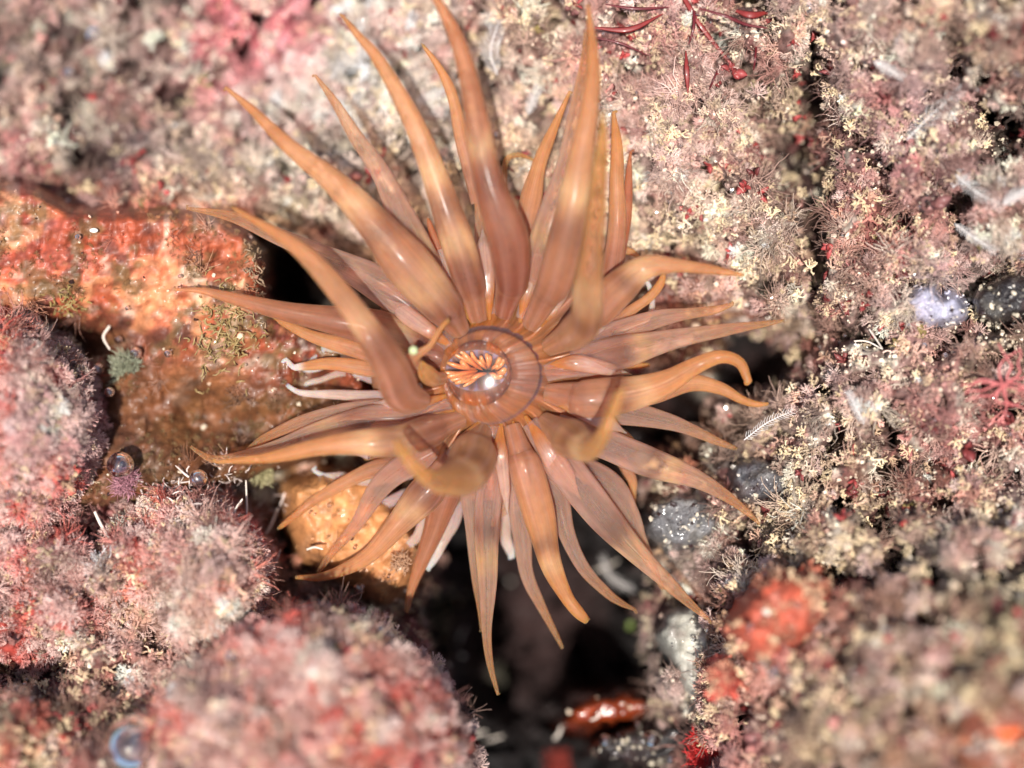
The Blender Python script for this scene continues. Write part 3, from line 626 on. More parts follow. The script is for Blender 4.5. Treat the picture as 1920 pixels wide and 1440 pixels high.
# clear swollen lip over the mouth: a thin lens of jelly
V = []; NB = 72; R = 0.95
for lay in (0,):
    for i in range(20):
        th = math.radians(76) * i / 19
        rr = R - .05 * lay
        for k in range(NB):
            a = 2 * math.pi * k / NB; wv = 1 + .03 * math.sin(3 * a + 1)
            V.append((c0.x - .02 + rr * wv * math.sin(th) * math.cos(a), c0.y - .02 + rr * wv * math.sin(th) * math.sin(a), .34 + .46 * rr * (math.cos(th) - .242)))
F = []
for i in range(19):
    for k in range(NB):
        k2 = (k + 1) % NB
        F.append((i * NB + k, (i + 1) * NB + k, (i + 1) * NB + k2, i * NB + k2))
def lens_mat():
    m, nt, N, L = mat_new('oral_dome_jelly')
    g = N('ShaderNodeBsdfGlossy'); g.inputs['Roughness'].default_value = .15
    t = N('ShaderNodeBsdfTransparent'); d = N('ShaderNodeBsdfDiffuse'); d.inputs['Color'].default_value = (.66, .55, .58, 1)
    fr = N('ShaderNodeFresnel'); fr.inputs['IOR'].default_value = 1.36
    lw = N('ShaderNodeLayerWeight'); lw.inputs['Blend'].default_value = .5
    mr = N('ShaderNodeMapRange'); mr.inputs['From Min'].default_value = .25; mr.inputs['From Max'].default_value = .75; mr.inputs['To Min'].default_value = .02; mr.inputs['To Max'].default_value = .26
    L(lw.outputs['Facing'], mr.inputs['Value'])
    m1 = N('ShaderNodeMixShader'); L(mr.outputs[0], m1.inputs[0]); L(t.outputs[0], m1.inputs[1]); L(d.outputs[0], m1.inputs[2])
    m2 = N('ShaderNodeMixShader'); L(fr.outputs[0], m2.inputs[0]); L(m1.outputs[0], m2.inputs[1]); L(g.outputs[0], m2.inputs[2])
    o = N('ShaderNodeOutputMaterial'); L(m2.outputs[0], o.inputs[0]); return m
child('oral_dome', V, F, lens_mat(), np.full((len(V), 3), .5), np.array(V))

# tentacles: (px, py, z, full width px) from root to tip ; style ; label
BR = dict(a=(158, 92, 58), b=(188, 112, 66), tip=(182, 98, 46), band=(214, 170, 112), under=(150, 88, 78))
T = []
def tn(pts, style='n', bands=(), label=None, root=True): T.append((pts, style, bands, label, root))
tn([(945,590,.45,40),(962,520,.9,86),(955,440,1.3,98),(915,330,1.6,76),(885,200,1.7,56),(862,95,1.6,42),(838,30,1.5,28),(812,-15,1.4,10)],'d',(.53,),'longest tentacle, reaching past the top edge of the picture')
tn([(893,600,.35,36),(875,530,.6,80),(850,440,.9,84),(815,330,1.1,66),(770,220,1.2,50),(710,115,1.1,30),(668,65,1.0,18),(638,28,.9,7)],'n',(.25,.46))
tn([(860,600,.2,26),(820,520,.3,60),(770,430,.5,72),(715,330,.6,46),(665,260,.6,36),(625,195,.5,22),(587,143,.4,7)],'p',(.30,))
tn([(868,632,.4,40),(830,575,.7,100),(775,505,1.0,110),(690,400,1.2,84),(620,330,1.2,58),(540,270,1.1,38),(478,215,1.0,22),(421,170,.9,8)],'n',(.20,.5))
tn([(850,650,.1,30),(760,565,.1,85),(690,520,.1,80),(600,475,.1,55),(520,440,.1,38),(435,402,.1,24),(352,386,.1,8)],'p',())
tn([(800,748,.9,40),(758,735,1.2,92),(735,690,1.5,92),(700,635,1.8,74),(640,555,1.8,60),(570,478,1.7,46),(510,432,1.5,28),(440,388,1.3,8)],'n',(.40,),None,False)
tn([(838,680,.1,30),(780,640,.1,95),(700,615,.2,90),(620,598,.3,66),(530,578,.3,46),(430,552,.3,26),(380,540,.3,15),(329,538,.3,7)],'d',(.2,))
tn([(760,690,-.2,50),(660,648,-.3,44),(590,628,-.3,30),(530,605,-.4,20),(512,597,-.5,15),(494,618,-.6,13),(478,640,-.6,10)],'o',())
tn([(760,685,-.5,40),(690,655,-.5,38),(620,645,-.6,30),(595,662,-.7,18),(573,682,-.8,9)],'w',())
tn([(770,705,-.2,46),(690,690,-.3,42),(620,683,-.3,30),(562,690,-.4,20),(545,692,-.4,14),(531,679,-.4,11)],'o',(),'small orange tentacle with a bent white tip at the left')
tn([(760,690,-.7,40),(690,668,-.8,34),(630,675,-.8,24),(590,697,-.9,16),(563,699,-.9,11)],'w',())
tn([(790,735,-.4,50),(700,742,-.4,34),(630,736,-.5,24),(575,732,-.5,16),(555,726,-.5,12),(538,716,-.5,10)],'w',())
tn([(720,715,-.9,30),(640,702,-.9,18),(590,712,-1,13),(570,724,-1,11),(555,740,-1,9)],'w',())
tn([(845,755,.05,40),(740,765,-.1,55),(650,770,-.1,45),(570,790,-.2,32),(500,820,-.3,22),(465,842,-.3,8)],'p',())
tn([(850,770,.15,40),(760,785,.2,68),(670,792,.2,56),(590,812,.1,44),(520,838,.1,30),(450,856,0,22),(405,862,0,18),(380,852,.1,13),(360,838,.1,8)],'p',(.45,))
tn([(865,785,.5,50),(800,815,.8,82),(740,832,1.1,78),(670,835,1.2,60),(590,842,1.1,42),(510,854,1.0,28),(450,860,.9,18),(402,862,.8,8)],'o',(.3,.42))
tn([(905,800,.4,60),(885,850,.9,112),(868,890,1.6,104),(835,902,2.4,70),(808,893,2.5,50),(782,873,2.7,40),(762,850,2.7,36),(750,835,2.6,28)],'y',(.5,),'tentacle below the mouth curling its yellow tip up and to the left')
tn([(800,870,-.3,50),(720,880,-.4,45),(660,900,-.5,34),(600,930,-.6,26),(560,960,-.6,18),(528,985,-.7,10)],'n',())
tn([(780,880,-.8,30),(700,905,-.9,26),(650,898,-.9,20),(615,890,-1,13),(593,876,-1,9)],'w',())
tn([(820,840,-.1,50),(760,880,-.2,62),(710,925,-.4,50),(665,985,-.5,30),(625,1030,-.6,20),(596,1070,-.6,10)],'p',())
tn([(850,850,.0,60),(800,920,-.1,84),(740,990,-.2,58),(690,1045,-.3,38),(640,1076,-.4,26),(600,1086,-.4,18),(557,1082,-.4,10)],'n',(.35,))
tn([(850,900,-.6,44),(800,960,-.8,34),(778,1005,-.9,24),(745,1025,-1,16),(716,1015,-1,9)],'w',())
tn([(870,860,-.2,60),(835,930,-.4,74),(812,1000,-.6,48),(790,1060,-.7,32),(772,1110,-.8,20),(764,1145,-.8,11)],'d',())
tn([(860,920,-.7,44),(838,1000,-.9,32),(822,1040,-.9,24),(804,1066,-1,14)],'w',())
tn([(895,830,0,45),(885,930,-.3,56),(888,1010,-.5,40),(893,1090,-.6,28),(897,1140,-.6,14),(899,1182,-.6,5)],'p',())
tn([(925,800,.3,40),(925,880,.1,64),(915,980,-.1,66),(911,1080,-.2,48),(908,1170,-.3,26),(917,1235,-.4,17),(936,1299,-.5,7)],'p',(.5,))
tn([(960,850,-.3,40),(968,960,-.5,48),(985,1060,-.6,36),(1015,1125,-.7,25),(1036,1172,-.8,17),(1053,1214,-.8,8)],'p',())
tn([(945,920,-.9,40),(945,990,-1.2,34),(952,1030,-1.3,26),(956,1044,-1.3,14)],'w',())
tn([(960,800,.4,44),(985,880,.4,82),(1012,980,.2,74),(1030,1055,.1,52),(1058,1115,.1,36),(1080,1145,.1,30),(1097,1162,.1,18)],'o',(.68,),'blunt orange tentacle hanging over the dark crevice')
tn([(1000,850,-.2,44),(1045,930,-.4,60),(1062,1000,-.5,44),(1092,1065,-.5,32),(1135,1113,-.6,22),(1165,1135,-.6,15),(1192,1148,-.6,8)],'p',())
tn([(990,790,.35,44),(1050,870,.3,86),(1120,960,.1,82),(1185,1030,0,56),(1250,1092,0,38),(1295,1135,0,22),(1332,1167,0,7)],'p',(.6,))
tn([(1060,860,-.2,44),(1135,900,-.3,62),(1178,955,-.4,50),(1208,1015,-.5,34),(1228,1065,-.5,22),(1245,1100,-.5,9)],'p',())
tn([(1040,790,.2,44),(1120,825,.1,80),(1215,868,0,72),(1300,900,-.1,46),(1365,938,-.1,28),(1422,982,-.1,8)],'p',(.55,))
tn([(1080,760,-.2,44),(1160,775,-.3,66),(1235,792,-.4,44),(1305,812,-.4,28),(1377,840,-.4,9)],'p',())
tn([(1025,735,.45,44),(1100,745,.5,92),(1190,732,.5,86),(1255,712,.5,58),(1305,685,.5,40),(1350,668,.6,33),(1385,680,.6,28),(1400,715,.6,20)],'o',(.45,),'orange tentacle with a hooked tip at the right')
tn([(1140,745,-.3,50),(1220,738,-.3,48),(1290,714,-.3,42),(1345,722,-.4,30),(1390,746,-.4,20),(1418,756,-.4,16),(1438,757,-.4,9)],'o',())
tn([(1025,695,.35,40),(1100,675,.3,76),(1180,658,.2,80),(1270,636,.1,46),(1370,618,.1,28),(1430,610,.1,16),(1468,604,.1,7)],'p',(.42,))
tn([(1080,650,0,40),(1150,625,-.1,60),(1215,603,-.1,46),(1285,589,-.1,30),(1340,578,-.1,20),(1372,568,-.1,10)],'p',())
tn([(1060,620,.4,50),(1120,580,.6,82),(1165,535,.8,82),(1205,500,1.0,58),(1255,492,1.0,38),(1320,500,.9,26),(1393,514,.8,7)],'n',(.5,),'tentacle arching over to the right above the curly pair')
tn([(1120,630,-.2,40),(1170,590,-.3,26),(1210,562,-.3,24),(1235,535,-.3,20),(1244,514,-.3,11)],'o',())
tn([(1120,640,-.5,30),(1180,612,-.6,16),(1215,596,-.6,14),(1226,568,-.6,14),(1218,538,-.6,12),(1200,524,-.6,8)],'w',())
tn([(1030,650,.5,44),(1075,628,1.0,84),(1104,600,1.7,92),(1108,540,2.2,80),(1116,450,2.4,62),(1124,350,2.4,46),(1130,270,2.3,30),(1128,212,2.2,9)],'y',(.42,),'raised blurred tentacle standing up beside the mouth and pointing to the top')
tn([(985,600,.35,34),(1015,500,.5,72),(1035,400,.7,76),(1062,300,.8,58),(1085,200,.9,42),(1098,120,.9,24),(1102,60,.9,9)],'p',(.3,))
tn([(1000,610,.6,44),(1045,520,1.1,86),(1068,410,1.5,84),(1086,300,1.7,66),(1104,190,1.8,44),(1110,100,1.7,26),(1105,10,1.6,8)],'n',(.45,))
tn([(975,520,-.3,40),(990,400,-.3,54),(1012,320,-.3,38),(1040,250,-.3,24),(1072,175,-.3,7)],'o',())
tn([(1140,540,-.2,50),(1152,440,-.2,44),(1158,340,-.1,34),(1160,270,-.1,26),(1156,210,-.1,8)],'o',())
tn([(1130,590,-.4,50),(1158,480,-.4,46),(1172,400,-.4,30),(1180,340,-.4,18),(1188,282,-.4,6)],'r',())
tn([(900,380,-.4,40),(868,255,-.3,34),(845,180,-.3,26),(822,125,-.3,16),(797,86,-.3,6)],'o',())
tn([(935,420,-.8,12),(945,315,-.9,14),(965,292,-.9,12),(1000,303,-.9,6)],'y',())
tn([(925,590,.0,24),(918,500,-.2,54),(905,420,-.4,34),(893,355,-.5,8)],'p',())
tn([(870,590,.1,22),(840,510,.1,36),(820,450,.1,22),(806,414,.1,9)],'r',())
tn([(800,500,.0,40),(720,420,-.2,34),(670,372,-.3,22),(637,330,-.3,7)],'o',())
tn([(795,700,.7,26),(775,672,1.0,36),(800,650,1.1,18),(820,620,1.2,14),(838,602,1.2,11)],'o',(),'small bent tentacle left of the mouth with a pale green bead on it',False)
tn([(830,715,.5,30),(808,705,.8,44),(796,692,1.0,34),(792,682,1.1,14)],'y',(),'short rounded stub of a tentacle left of the mouth',False)
tn([(1020,790,.5,60),(1075,830,1.3,96),(1105,838,2.0,70),(1128,822,2.5,46),(1146,790,2.7,38),(1160,758,2.8,34),(1166,738,2.8,26)],'y',(.55,),'blurred tentacle right below the mouth curling up toward the camera')
tn([(1160,860,-.8,30),(1185,900,-.9,22),(1190,935,-1,13),(1191,955,-1,8)],'o',())
tn([(1110,520,-.6,30),(1150,470,-.7,26),(1182,470,-.7,16),(1202,496,-.7,7)],'o',())
tn([(770,930,-1.0,30),(700,950,-1.2,22),(655,965,-1.3,14),(632,960,-1.3,8)],'w',())
tn([(700,850,-.5,40),(640,838,-.6,26),(600,832,-.6,18),(568,820,-.6,7)],'w',())
for deg, r1, w1, st_ in ((28,300,44,'p'),(8,290,40,'o'),(-22,300,42,'p'),(-52,285,44,'p'),(-68,300,40,'w'),(-84,285,44,'p'),(-108,290,46,'p'),(-122,270,34,'w'),(-140,285,40,'p'),(-158,280,36,'o'),(62,280,40,'p'),(80,270,36,'p'),(108,270,36,'r'),(138,290,40,'p')):
    a_ = math.radians(deg + rng.normal(0, 2)); b_ = rng.choice([-1, 1]) * rng.uniform(.05, .16)   # short inner-skirt tentacles filling the gaps
    pp = [(CX + r * math.cos(a_ + b_ * k * k), CY - r * math.sin(a_ + b_ * k * k), z, wd) for k, r, z, wd in ((0, 170, -.35, w1 * .8), (.3, 170 + .33 * (r1 - 170), -.45, w1), (.7, 170 + .7 * (r1 - 170), -.6, w1 * .6), (1, r1, -.7, 9))]
    tn(pp, st_, (), None, False)
STY = dict(n=((172,118,88),(204,150,106),(198,136,84)), d=((146,88,66),(172,114,82),(192,130,88)), p=((188,154,142),(198,162,142),(194,142,98)),
           o=((182,128,98),(206,148,98),(204,140,80)), w=((196,172,172),(206,180,168),(232,214,208)), y=((176,128,94),(190,138,88),(210,162,96)), r=((166,96,66),(176,104,72),(182,110,74)))
for pts, sty, bands, lab, root in T:
    if root and math.hypot(pts[0][0] - CX, pts[0][1] - CY) < 175:
        a, b, z, w_ = pts[0]; a2, b2, z2, w2 = pts[1]
        pts = [(a, b, .27, 42), (a + .35 * (a2 - a), b + .35 * (b2 - b), .30 + .25 * (z2 - .25), min(.64 * w2, 60)), (a + .7 * (a2 - a), b + .7 * (b2 - b), .16 + .62 * (z2 - .12), .82 * w2)] + list(pts[1:])
    q = np.array([tuple(P(a, b, z)) + (w_ / 200 * (D - z) / D,) for a, b, z, w_ in pts])
    n = 46
    c4 = catmull(q, n); u = np.linspace(0, 1, n)
    rad = np.maximum(c4[:, 3] * .78, .015)
    # blunt rounded end
    tipr = rad[-1]; endl = np.linalg.norm(c4[-1, :3] - c4[-2, :3]); dirv = (c4[-1, :3] - c4[-2, :3]) / max(endl, 1e-6)
    path = list(c4[:, :3]); rad = list(rad); uu = list(u)
    for f in (.35, .65, .87, .97, 1.0): path.append(c4[-1, :3] + dirv * tipr * f); rad.append(tipr * math.sqrt(max(1 - f * f, .0004))); uu.append(1.0)
    path = np.array(path); rad = np.array(rad)
    wob = 1 + .14 * (vnoise(u * 7 + len(T) + pts[0][0], u * 0, 5) - .5); rad[:n] *= wob
    path[:n, 0] += .12 * (vnoise(u * 3 + pts[1][0], u * 0 + 3, 9) - .5); path[:n, 1] += .12 * (vnoise(u * 3 + pts[1][1], u * 0 + 8, 13) - .5)
    sides = 28
    V, F, tt, aa = tube(path, rad, sides, flat=.82)
    uu = np.repeat(np.array(uu), sides)
    A, B, C3 = [lin(x) for x in STY[sty]]
    f1 = sstep(.15, .6, uu)[:, None]; f2 = sstep(.55, .95, uu)[:, None]
    col = (A * (1 - f1) + B * f1) * (1 - f2) + C3 * f2
    bandc = lin((228, 190, 142))
    for bpos in bands:
        bw = rng.uniform(.03, .06); bs = rng.uniform(.5, .85); uj = uu + .05 * (vnoise(np.cos(aa) * 2 + pts[0][0], np.sin(aa) * 2 + uu * 9, 15) - .5)
        e = (np.exp(-((uj - bpos) / bw) ** 2) * bs)[:, None]; col = col * (1 - e) + bandc * e
        e = (np.exp(-((uj - bpos + .10) / .05) ** 2) * .55)[:, None]; col = col * (1 - e) + lin((92, 46, 38)) * e
    e = (.28 * np.exp(-((uu - .13) / .07) ** 2) * (1 if sty in 'ndo' else .4))[:, None]; col = col * (1 - e) + lin((104, 46, 34)) * e
    pur = ((.5 - .5 * np.cos(2 * math.pi * uu)) * .0)[:, None]
    # faint opaque lines running along the wall
    st = (.5 + .5 * np.cos(aa * 7 + pts[0][0])) ** 5 * .36 * (1 - uu); col = col * (1 - st[:, None]) + lin((214, 172, 160)) * st[:, None]
    if sty == 'w': e = sstep(.82, .97, uu)[:, None]; col = col * (1 - e) + lin((232, 216, 214)) * e
    if lab and 'white tip' in lab: e = sstep(.80, .9, uu)[:, None]; col = col * (1 - e) + lin((238, 222, 216)) * e
    F = [tuple(f) for f in F]
    ln = np.linalg.norm(np.diff(path, axis=0), axis=1).sum()
    al = np.stack([np.cos(aa) * 3 + pts[0][0], np.sin(aa) * 3, uu * ln * 2], 1)
    o = child('tentacle', V, F, M_pale if sty == 'w' else (M_clear if sty in 'py' else M_flesh), col, al)
    if lab: o['label'] = lab

RID = [([(888,608),(860,560),(835,500),(815,440)],(14,26,26,14)), ([(918,600),(915,550),(908,480),(905,430)],(14,26,34,20)), ([(975,605),(985,560),(1000,500),(1010,450)],(12,26,36,22)),
       ([(1002,622),(1032,585),(1058,545),(1072,515)],(12,22,22,12)), ([(1018,690),(1070,680),(1130,690),(1185,702)],(14,30,26,12)), ([(1020,745),(1070,760),(1130,788),(1175,812)],(16,30,34,16)),
       ([(985,780),(1018,830),(1050,880),(1088,935)],(16,32,42,20)), ([(940,790),(938,840),(945,900),(952,965)],(14,28,22,14)), ([(905,785),(880,815),(850,850),(812,892)],(14,24,26,14)),
       ([(865,765),(820,785),(770,800),(720,815)],(16,26,24,12)), ([(850,738),(800,752),(740,757),(690,757)],(12,20,24,12)), ([(856,655),(812,625),(765,592),(725,560)],(12,26,34,18)), ([(868,640),(835,608),(795,562),(765,520)],(12,20,20,12)),
       ([(1012,660),(1060,640),(1100,625),(1150,612)],(12,22,22,12)), ([(962,790),(975,850),(985,910),(990,960)],(10,18,18,10))]
for pts, ws in RID:
    q = np.array([tuple(P(a, b, z)) + (w_ / 200,) for (a, b), w_, z in zip(pts, ws, (.30, .46, .36, -.12))])
    c4 = catmull(q, 30); r_ = np.maximum(c4[:, 3] * np.clip(np.linspace(.45, 2.2, 30), 0, 1) * np.clip(np.linspace(3.2, .15, 30), 0, 1), .008)
    c4[:, 2] += .04 * (vnoise(np.linspace(0, 6, 30) + pts[0][0], np.zeros(30), 3) - .5)
    V, F, tt, aa = tube(c4[:, :3], r_, 20, flat=.7)
    f = tt[:, None]; col = lin((204, 132, 70)) * (1 - sstep(.10, .5, f)) + lin((208, 172, 158)) * sstep(.15, .5, f)
    e = (np.abs(np.cos(aa)) ** 6)[:, None] * .7; col = col * (1 - e) + lin((206, 130, 84)) * e
    child('radial_ridge', V, F, M_ridge, col, np.stack([np.cos(aa) * 3 + pts[0][0], np.sin(aa) * 3, tt * 8], 1))

# bead and grit lying on the anemone
def ball(name, px, py, z, r, mat, label, cat, colr=(200, 200, 200), sq=(1, 1, 1), sub=4, group=None, jit=0):
    V, F = ico(sub, jit, rng); p = P(px, py, z)
    o = mesh_np(name, V * r * np.array(sq), F, mat, col=np.broadcast_to(lin(colr), (len(V), 3))); o.location = p
    return tag(o, label, cat, group)
ball('bead', 775, 657, 1.27, .085, M_thing, 'tiny pale green bead resting on the small bent tentacle left of the mouth', 'bead', (176, 186, 140), sub=3, jit=.1)

# ------------------------------------------------------------------ bubbles
def zat(px, py): return float(surf(np.array([float(px)]), np.array([float(py)]))[0][0, 2])
BUB = [
 (250, 1396, 50, 'big blurred air bubble at the bottom left corner of the large pink mound'),
 (372, 897, 17, 'dark shiny bubble above the white twigs of the tufted mound'),
 (183, 692, 13, 'dark bubble at the left side of the green grey fuzz ball'),
 (205, 735, 10, 'small bubble below the green grey fuzz ball'),
 (254, 662, 12, 'bubble at the upper right side of the green grey fuzz ball'),
 (222, 637, 8, 'tiny bubble on top of the green grey fuzz ball'),
 (55, 606, 8, 'tiny bubble at the left end of the orange boulder hollow'),
 (315, 663, 8, 'tiny pale bubble right of the green grey fuzz ball on the boulder'),
 (226, 872, 25, 'large nearly clear bubble right of the pale pink mound'),
 (1575, 1212, 17, 'bright blurred bubble on the bright orange sponge lump'),
 (1452, 1256, 12, 'blurred bubble below the bright orange sponge lump'),
 (1650, 908, 16, 'clear bubble in the turf at the right above the green patch'),
 (178, 66, 22, 'blurred bubble near the top left corner'),
 (130, 137, 12, 'small blurred bubble below the one near the top left corner'),
 (1517, 17, 13, 'bright blurred bubble at the top edge right of the dark red blades'),
 (1135, 1388, 12, 'small bubble at the left end of the wet black stone'),
 (1222, 1386, 17, 'bubble on the middle of the wet black stone'),
 (1258, 1422, 10, 'bubble at the lower right of the wet black stone'),
 (1068, 1244, 14, 'white glinting bubble in the dark crevice'),
 (673, 1102, 11, 'tiny ring shaped bubble on the yellow ochre stone'),
 (638, 745, 7, 'tiny bubble under the pale left tentacles'),
 (437, 1230, 14, 'blurred bubble on top of the large pink mound'),
 (1908, 135, 11, 'small blurred bubble at the right edge near the top'),
 (1120, 202, 11, 'small white glinting bubble beside the raised tentacle')]
for bx, by, br, lb in BUB:
    z = zat(bx, by) + br / 100 * .9 + (.25 if br < 30 else .55)
    ball('bubble', bx, by, z, br / 100, M_bubble, lb, 'bubble')

# ------------------------------------------------------------------ small growths one can point at
def strand(pts, widths, n=24, sides=6, flat=1.0):
    q = np.array([tuple(P(a, b, z)) + (w_ / 200,) for (a, b, z), w_ in zip(pts, widths)])
    c4 = catmull(q, n); r_ = np.maximum(c4[:, 3], .006); r_[-1] *= .4
    V, F, tt, aa = tube(c4[:, :3], r_, sides, flat=flat); return V, F
def solo(name, parts, mat, colr, label, cat, group=None):
    V, F, _ = join(parts); c = V.mean(0); c[2] = V[:, 2].min()
    col = lin(colr) * rng.uniform(.85, 1.1, (len(V), 1))
    o = mesh_np(name, V - c, F, mat, col=col); o.location = c
    return tag(o, label, cat, group)
# dark red blades
BL = [([(1115,52),(1180,55),(1243,26)],[6,16,4],'broad dark red algae blade left of the others at the top'),
      ([(1135,8),(1190,16),(1255,14)],[3,9,3],'thin dark red blade touching the top edge'),
      ([(1100,68),(1160,80),(1216,104)],[3,7,3],'narrow red blade just below the broad one'),
      ([(1280,-8),(1312,45),(1350,95),(1387,138)],[14,15,10,4],'long brick red blade running down to the right from the top edge'),
      ([(1312,16),(1360,30),(1400,46),(1440,53)],[5,10,8,4],'dark red blade branching right off the long brick red one'),
      ([(1302,20),(1300,55),(1290,85)],[8,8,4],'short red blade crossing the long brick red one'),
      ([(1286,95),(1288,135),(1290,175)],[3,15,4],'short wide translucent red blade below the long brick red one'),
      ([(1418,88),(1416,110),(1413,132)],[5,6,3],'tiny upright red blade right of the long brick red one'),
      ([(1345,132),(1338,150),(1330,168)],[3,5,3],'tiny slanting red blade below the long brick red one'),
      ([(1380,20),(1408,28),(1436,24)],[8,20,10],'broad rusty red flap at the top edge')]
for pts, ws, lb in BL:
    zz = max(zat(*p) for p in pts) + .25
    V, F = strand([(a, b, zz + .1 * math.sin(i * 1.7)) for i, (a, b) in enumerate(pts)], [w_ * .7 for w_ in ws], flat=.25)
    solo('red_algae_blade', [(V, F)], M_thing, (92, 16, 24) if ws[1] < 15 else (122, 36, 32), lb, 'algae', 'dark red algae blades at the top')
# white feathery hydroids
FE = [([(932,140),(940,95),(935,42)],26,'white feathery hydroid at the top between the two longest tentacles'),
      ([(990,215),(1005,195),(1010,165)],16,'small white feather left of the thin tentacle near the top'),
      ([(1700,262),(1755,215),(1800,172)],20,'long white feathery hydroid slanting at the upper right'),
      ([(1792,328),(1840,360),(1880,383)],18,'bright white feather near the right edge'),
      ([(1880,383),(1905,372),(1925,355)],14,'white feather running off the right edge'),
      ([(1638,115),(1665,130),(1692,145)],14,'short pale blue white feather at the upper right'),
      ([(1790,420),(1830,445),(1865,470)],14,'faint white feather below the bright one near the right edge'),
      ([(1395,825),(1440,800),(1482,772)],13,'white feather right of the lower right tentacles'),
      ([(620,150),(650,118),(690,100)],20,'pale blurred feather left of the second tallest tentacle'),
      ([(780,190),(810,180),(840,165)],16,'pale blurred feather behind the longest tentacle'),
      ([(1620,795),(1600,760),(1590,735)],12,'thin pale feather on the red patch at the right'),
      ([(690,235),(715,205),(725,180)],18,'pale feather under the second tallest tentacle'),
      ([(1195,950+160),(1150,1080),(1130,1045)],14,'white tuft at the left edge of the crevice flake')]
for pts, ln, lb in FE:
    zz = max(zat(*p) for p in pts) + .12
    bend = rng.normal(0, 7, 2); st = [(a + (bend[0] if i == 1 else 0), b + (bend[1] if i == 1 else 0), zz + rng.uniform(.02, .14) * i) for i, (a, b) in enumerate(pts)]
    parts = [strand(st, [2.2, 2, 1], n=14)]
    q = catmull(np.array([tuple(P(*s)) for s in st]), 20); Tn = np.gradient(q, axis=0)
    for i in range(1, 20):
        t_ = Tn[i] / np.linalg.norm(Tn[i]); s_ = np.cross(t_, [0, 0, 1])
        for sg in (-1, 1):
            d = t_ * .55 + sg * s_ + np.array([0, 0, rng.normal(.1, .25)]); d /= np.linalg.norm(d)
            L_ = ln / 100 * (1 - .6 * abs(i / 19 - .4)) * rng.uniform(.7, 1.15)
            pp = [q[i], q[i] + d * L_ * .5, q[i] + (d + t_ * .3) * L_]
            V, F, _, _ = tube(pp, [.007, .006, .004], 4); parts.append((V, F))
    solo('feathery_hydroid', parts, M_thing, (214, 208, 204), lb, 'hydroid', 'white feathery hydroids')
# white twigs on the tufted mound and at the crevice rim
TW = [([(462,985),(463,950),(461,900)],5,'straight upright white twig on the tufted mound'),
      ([(490,1010),(505,990),(522,952)],8,'thick white twig at the right rim of the tufted mound'),
      ([(445,990),(440,960),(455,935)],6,'bent cream twig on the tufted mound'),
      ([(500,1090),(515,1060),(526,1030)],5,'thin forked twig below the thick white one'),
      ([(178,960),(190,985),(206,1010)],8,'pale stick standing in the dark gap at the left'),
      ([(576,1030),(590,1026),(606,1030)],6,'short curved white worm shape by the lower left tentacle tips'),
      ([(860,1205),(865,1190),(872,1175)],6,'short pale stick at the left rim of the crevice'),
      ([(905,1392),(925,1385),(944,1380)],6,'yellowish stick low on the left rim of the crevice'),
      ([(885,1378),(900,1374),(912,1372)],9,'thick white stick low on the left rim of the crevice'),
      ([(1595,640),(1625,640),(1655,655)],4,'long thin white branched thread right of the hooked tentacle'),
      ([(1630,618),(1642,635),(1655,655)],4,'second thin white thread meeting the long one'),
      ([(1115,1130-60),(1140,1062),(1160,1050)],5,'thin white twig at the right rim of the crevice near the tentacles'),
      ([(1108,1350),(1120,1345),(1128,1335)],6,'pale stick beside the rusty orange pebble'),
      ([(1040,1385),(1048,1375),(1052,1362)],8,'grey stub at the bottom of the crevice'),
      ([(205,612),(194,632),(206,656)],7,'curved white worm above the green grey fuzz ball')]
for pts, w_, lb in TW:
    zz = max(zat(*p) for p in pts) + .15
    V, F = strand([(a, b, zz + .12 * i) for i, (a, b) in enumerate(pts)], [w_ * .75, w_ * .8, w_ * .5], sides=7)
    solo('worm' if 'worm' in lb else 'pale_twig', [(V, F)], M_thing, (225, 212, 198), lb, 'worm' if 'worm' in lb else 'twig', None if 'worm' in lb else 'pale twigs standing in the turf')
# white oval shells
for x, y, r_, lb in ((1304,611,.075,'small white oval shell above the right tentacle'),(1400,570,.05,'tiny white grain beside the right tentacle tips'),(865,1250-20,.06,'white grain on the rim of the large pink mound'),
                     (958,1090,.035,'tiny white speck in the dark crevice'),(1440,595,.045,'tiny white shell past the longest right tentacle tip'),(176,432,.06,'glinting white grain on the orange boulder')):
    ball('shell_grain', x, y, zat(x, y) + .15, r_, M_thing, lb, 'grain', (236, 228, 214), sq=(1.4, .8, .7), sub=2)
# fuzz balls
def pompon(px, py, r_, colr, label, dens=420, name='fuzz_ball'):
    parts = []; zc = zat(px, py)
    for i in range(int(dens * 1.3)):
        dx, dy = np.clip(rng.normal(0, .34, 2), -.6, .6); x, y = px + dx * r_ * 100, py + dy * r_ * 100
        p = np.array(P(x, y, zc + .5 * r_ * math.exp(-(dx * dx + dy * dy) * 2.5))); d = np.array([dx * 1.3, -dy * 1.3, .8]) + rng.normal(0, .35, 3); d /= np.linalg.norm(d); pp = [p]; ln = r_ * rng.uniform(.15, .75)
        for s in range(4): d = d + rng.normal(0, .35, 3); d /= np.linalg.norm(d); p = p + d * ln / 4; pp.append(p)
        a, b, _, _ = tube(pp, np.array([.011, .010, .009, .007, .004]) * rng.uniform(.7, 1.5), 3); parts.append((a, b))
    V, F = ico(2, .1, rng); parts.append((V * r_ * [.75, .75, .3] + np.array(P(px, py, zat(px, py))), np.hstack([F, F[:, 2:3]])))
    return solo('algae_tuft', parts, M_thing, colr, label, 'algae tuft')
pompon(236, 690, .36, (150, 152, 128), 'green grey fuzz ball with bubbles round it in the hollow of the orange boulder')
pompon(235, 905, .30, (170, 120, 130), 'small pink fuzz ball inside the nearly clear bubble')
pompon(492, 888, .24, (168, 160, 120), 'small grey green fuzz ball below the tip of the lower left tentacles')
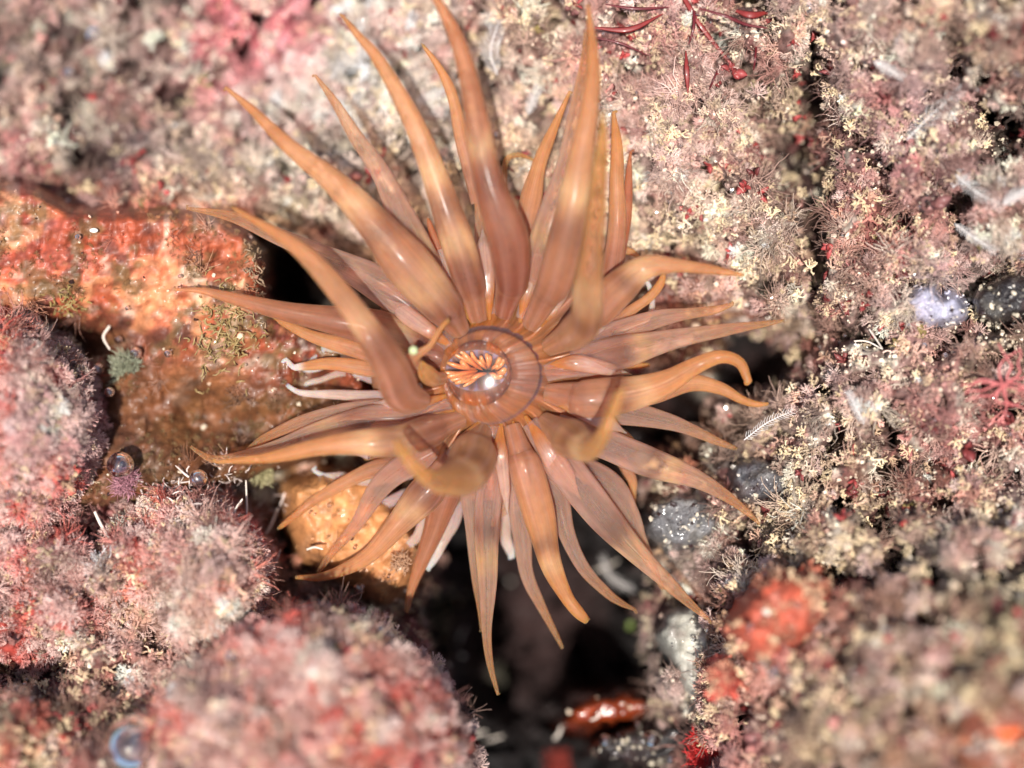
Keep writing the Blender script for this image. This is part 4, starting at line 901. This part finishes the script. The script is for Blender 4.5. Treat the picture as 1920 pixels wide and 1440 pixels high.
pompon(750, 1055, .22, (186, 146, 116), 'pale hazy tuft on the yellow ochre stone', 130)
pompon(925, 1265, .26, (90, 85, 72), 'dim wispy tuft in the crevice at the tip of the longest lower tentacle', 160)
pompon(1330, 1410, .50, (205, 52, 50), 'bright red bushy tuft at the bottom right of the crevice', 700)
pompon(1060, 1440, .45, (150, 60, 50), 'dull red tuft at the bottom edge in the crevice', 600)
pompon(1215, 1190, .14, (214, 120, 150), 'tiny pink star shaped tuft on the crevice rim', 120)
pompon(1190, 1170, .16, (170, 190, 110), 'tiny yellow green tuft on the crevice rim', 120)
def stubble(x0, y0, rx, ry, n, ln, colr, label):
    parts = []
    for i in range(n):
        x, y = x0 + rng.normal(0, rx), y0 + rng.normal(0, ry); p = np.array(P(x, y, zat(x, y))); d = np.array([rng.normal(0, .6), rng.normal(0, .6), 1.]); pp = [p]
        for s_ in range(4): d = d + rng.normal(0, .5, 3); d /= np.linalg.norm(d); p = p + d * ln / 4 * rng.uniform(.6, 1.3); pp.append(p)
        a, b, _, _ = tube(pp, np.array([.02, .018, .016, .013, .008]) * rng.uniform(.6, 1.2), 5); parts.append((a, b))
    o = solo('algae_stubble', parts, M_thing, colr, label, 'algae'); o['kind'] = 'stuff'; del o['category']; return o
stubble(420, 620, 30, 42, 230, .22, (150, 128, 84), 'olive stubbly patch on the orange boulder near the tentacles')
stubble(480, 520, 10, 40, 90, .2, (150, 125, 100), 'thin greyish fringe on the right shoulder of the orange boulder')
stubble(130, 570, 16, 14, 80, .16, (150, 130, 80), 'small olive clump in the left hollow of the orange boulder')
stubble(820, 1150, 25, 35, 110, .3, (150, 135, 110), 'fine dark bristles on the left rim of the crevice')
stubble(405, 930, 60, 26, 260, .38, (222, 205, 196), 'white bristly fringe along the top of the tufted mound')
# wispy pink red vine at the right
parts = []
for k in range(14):
    x, y = 1885 + rng.normal(0, 2), 720 + rng.normal(0, 2); a = rng.uniform(0, 6.3); z = zat(1885, 720) + .35; pts = []
    for s in range(6):
        pts.append((x, y, z + rng.normal(0, .05))); a += rng.normal(0, .5); x += 17 * math.cos(a); y += 17 * math.sin(a)
    parts.append(strand(pts, np.linspace(4, 2.5, 6), n=20, sides=5))
solo('red_thread_algae', parts, M_thing, (200, 110, 108), 'tangle of thin pinkish red threads at the right edge', 'algae')
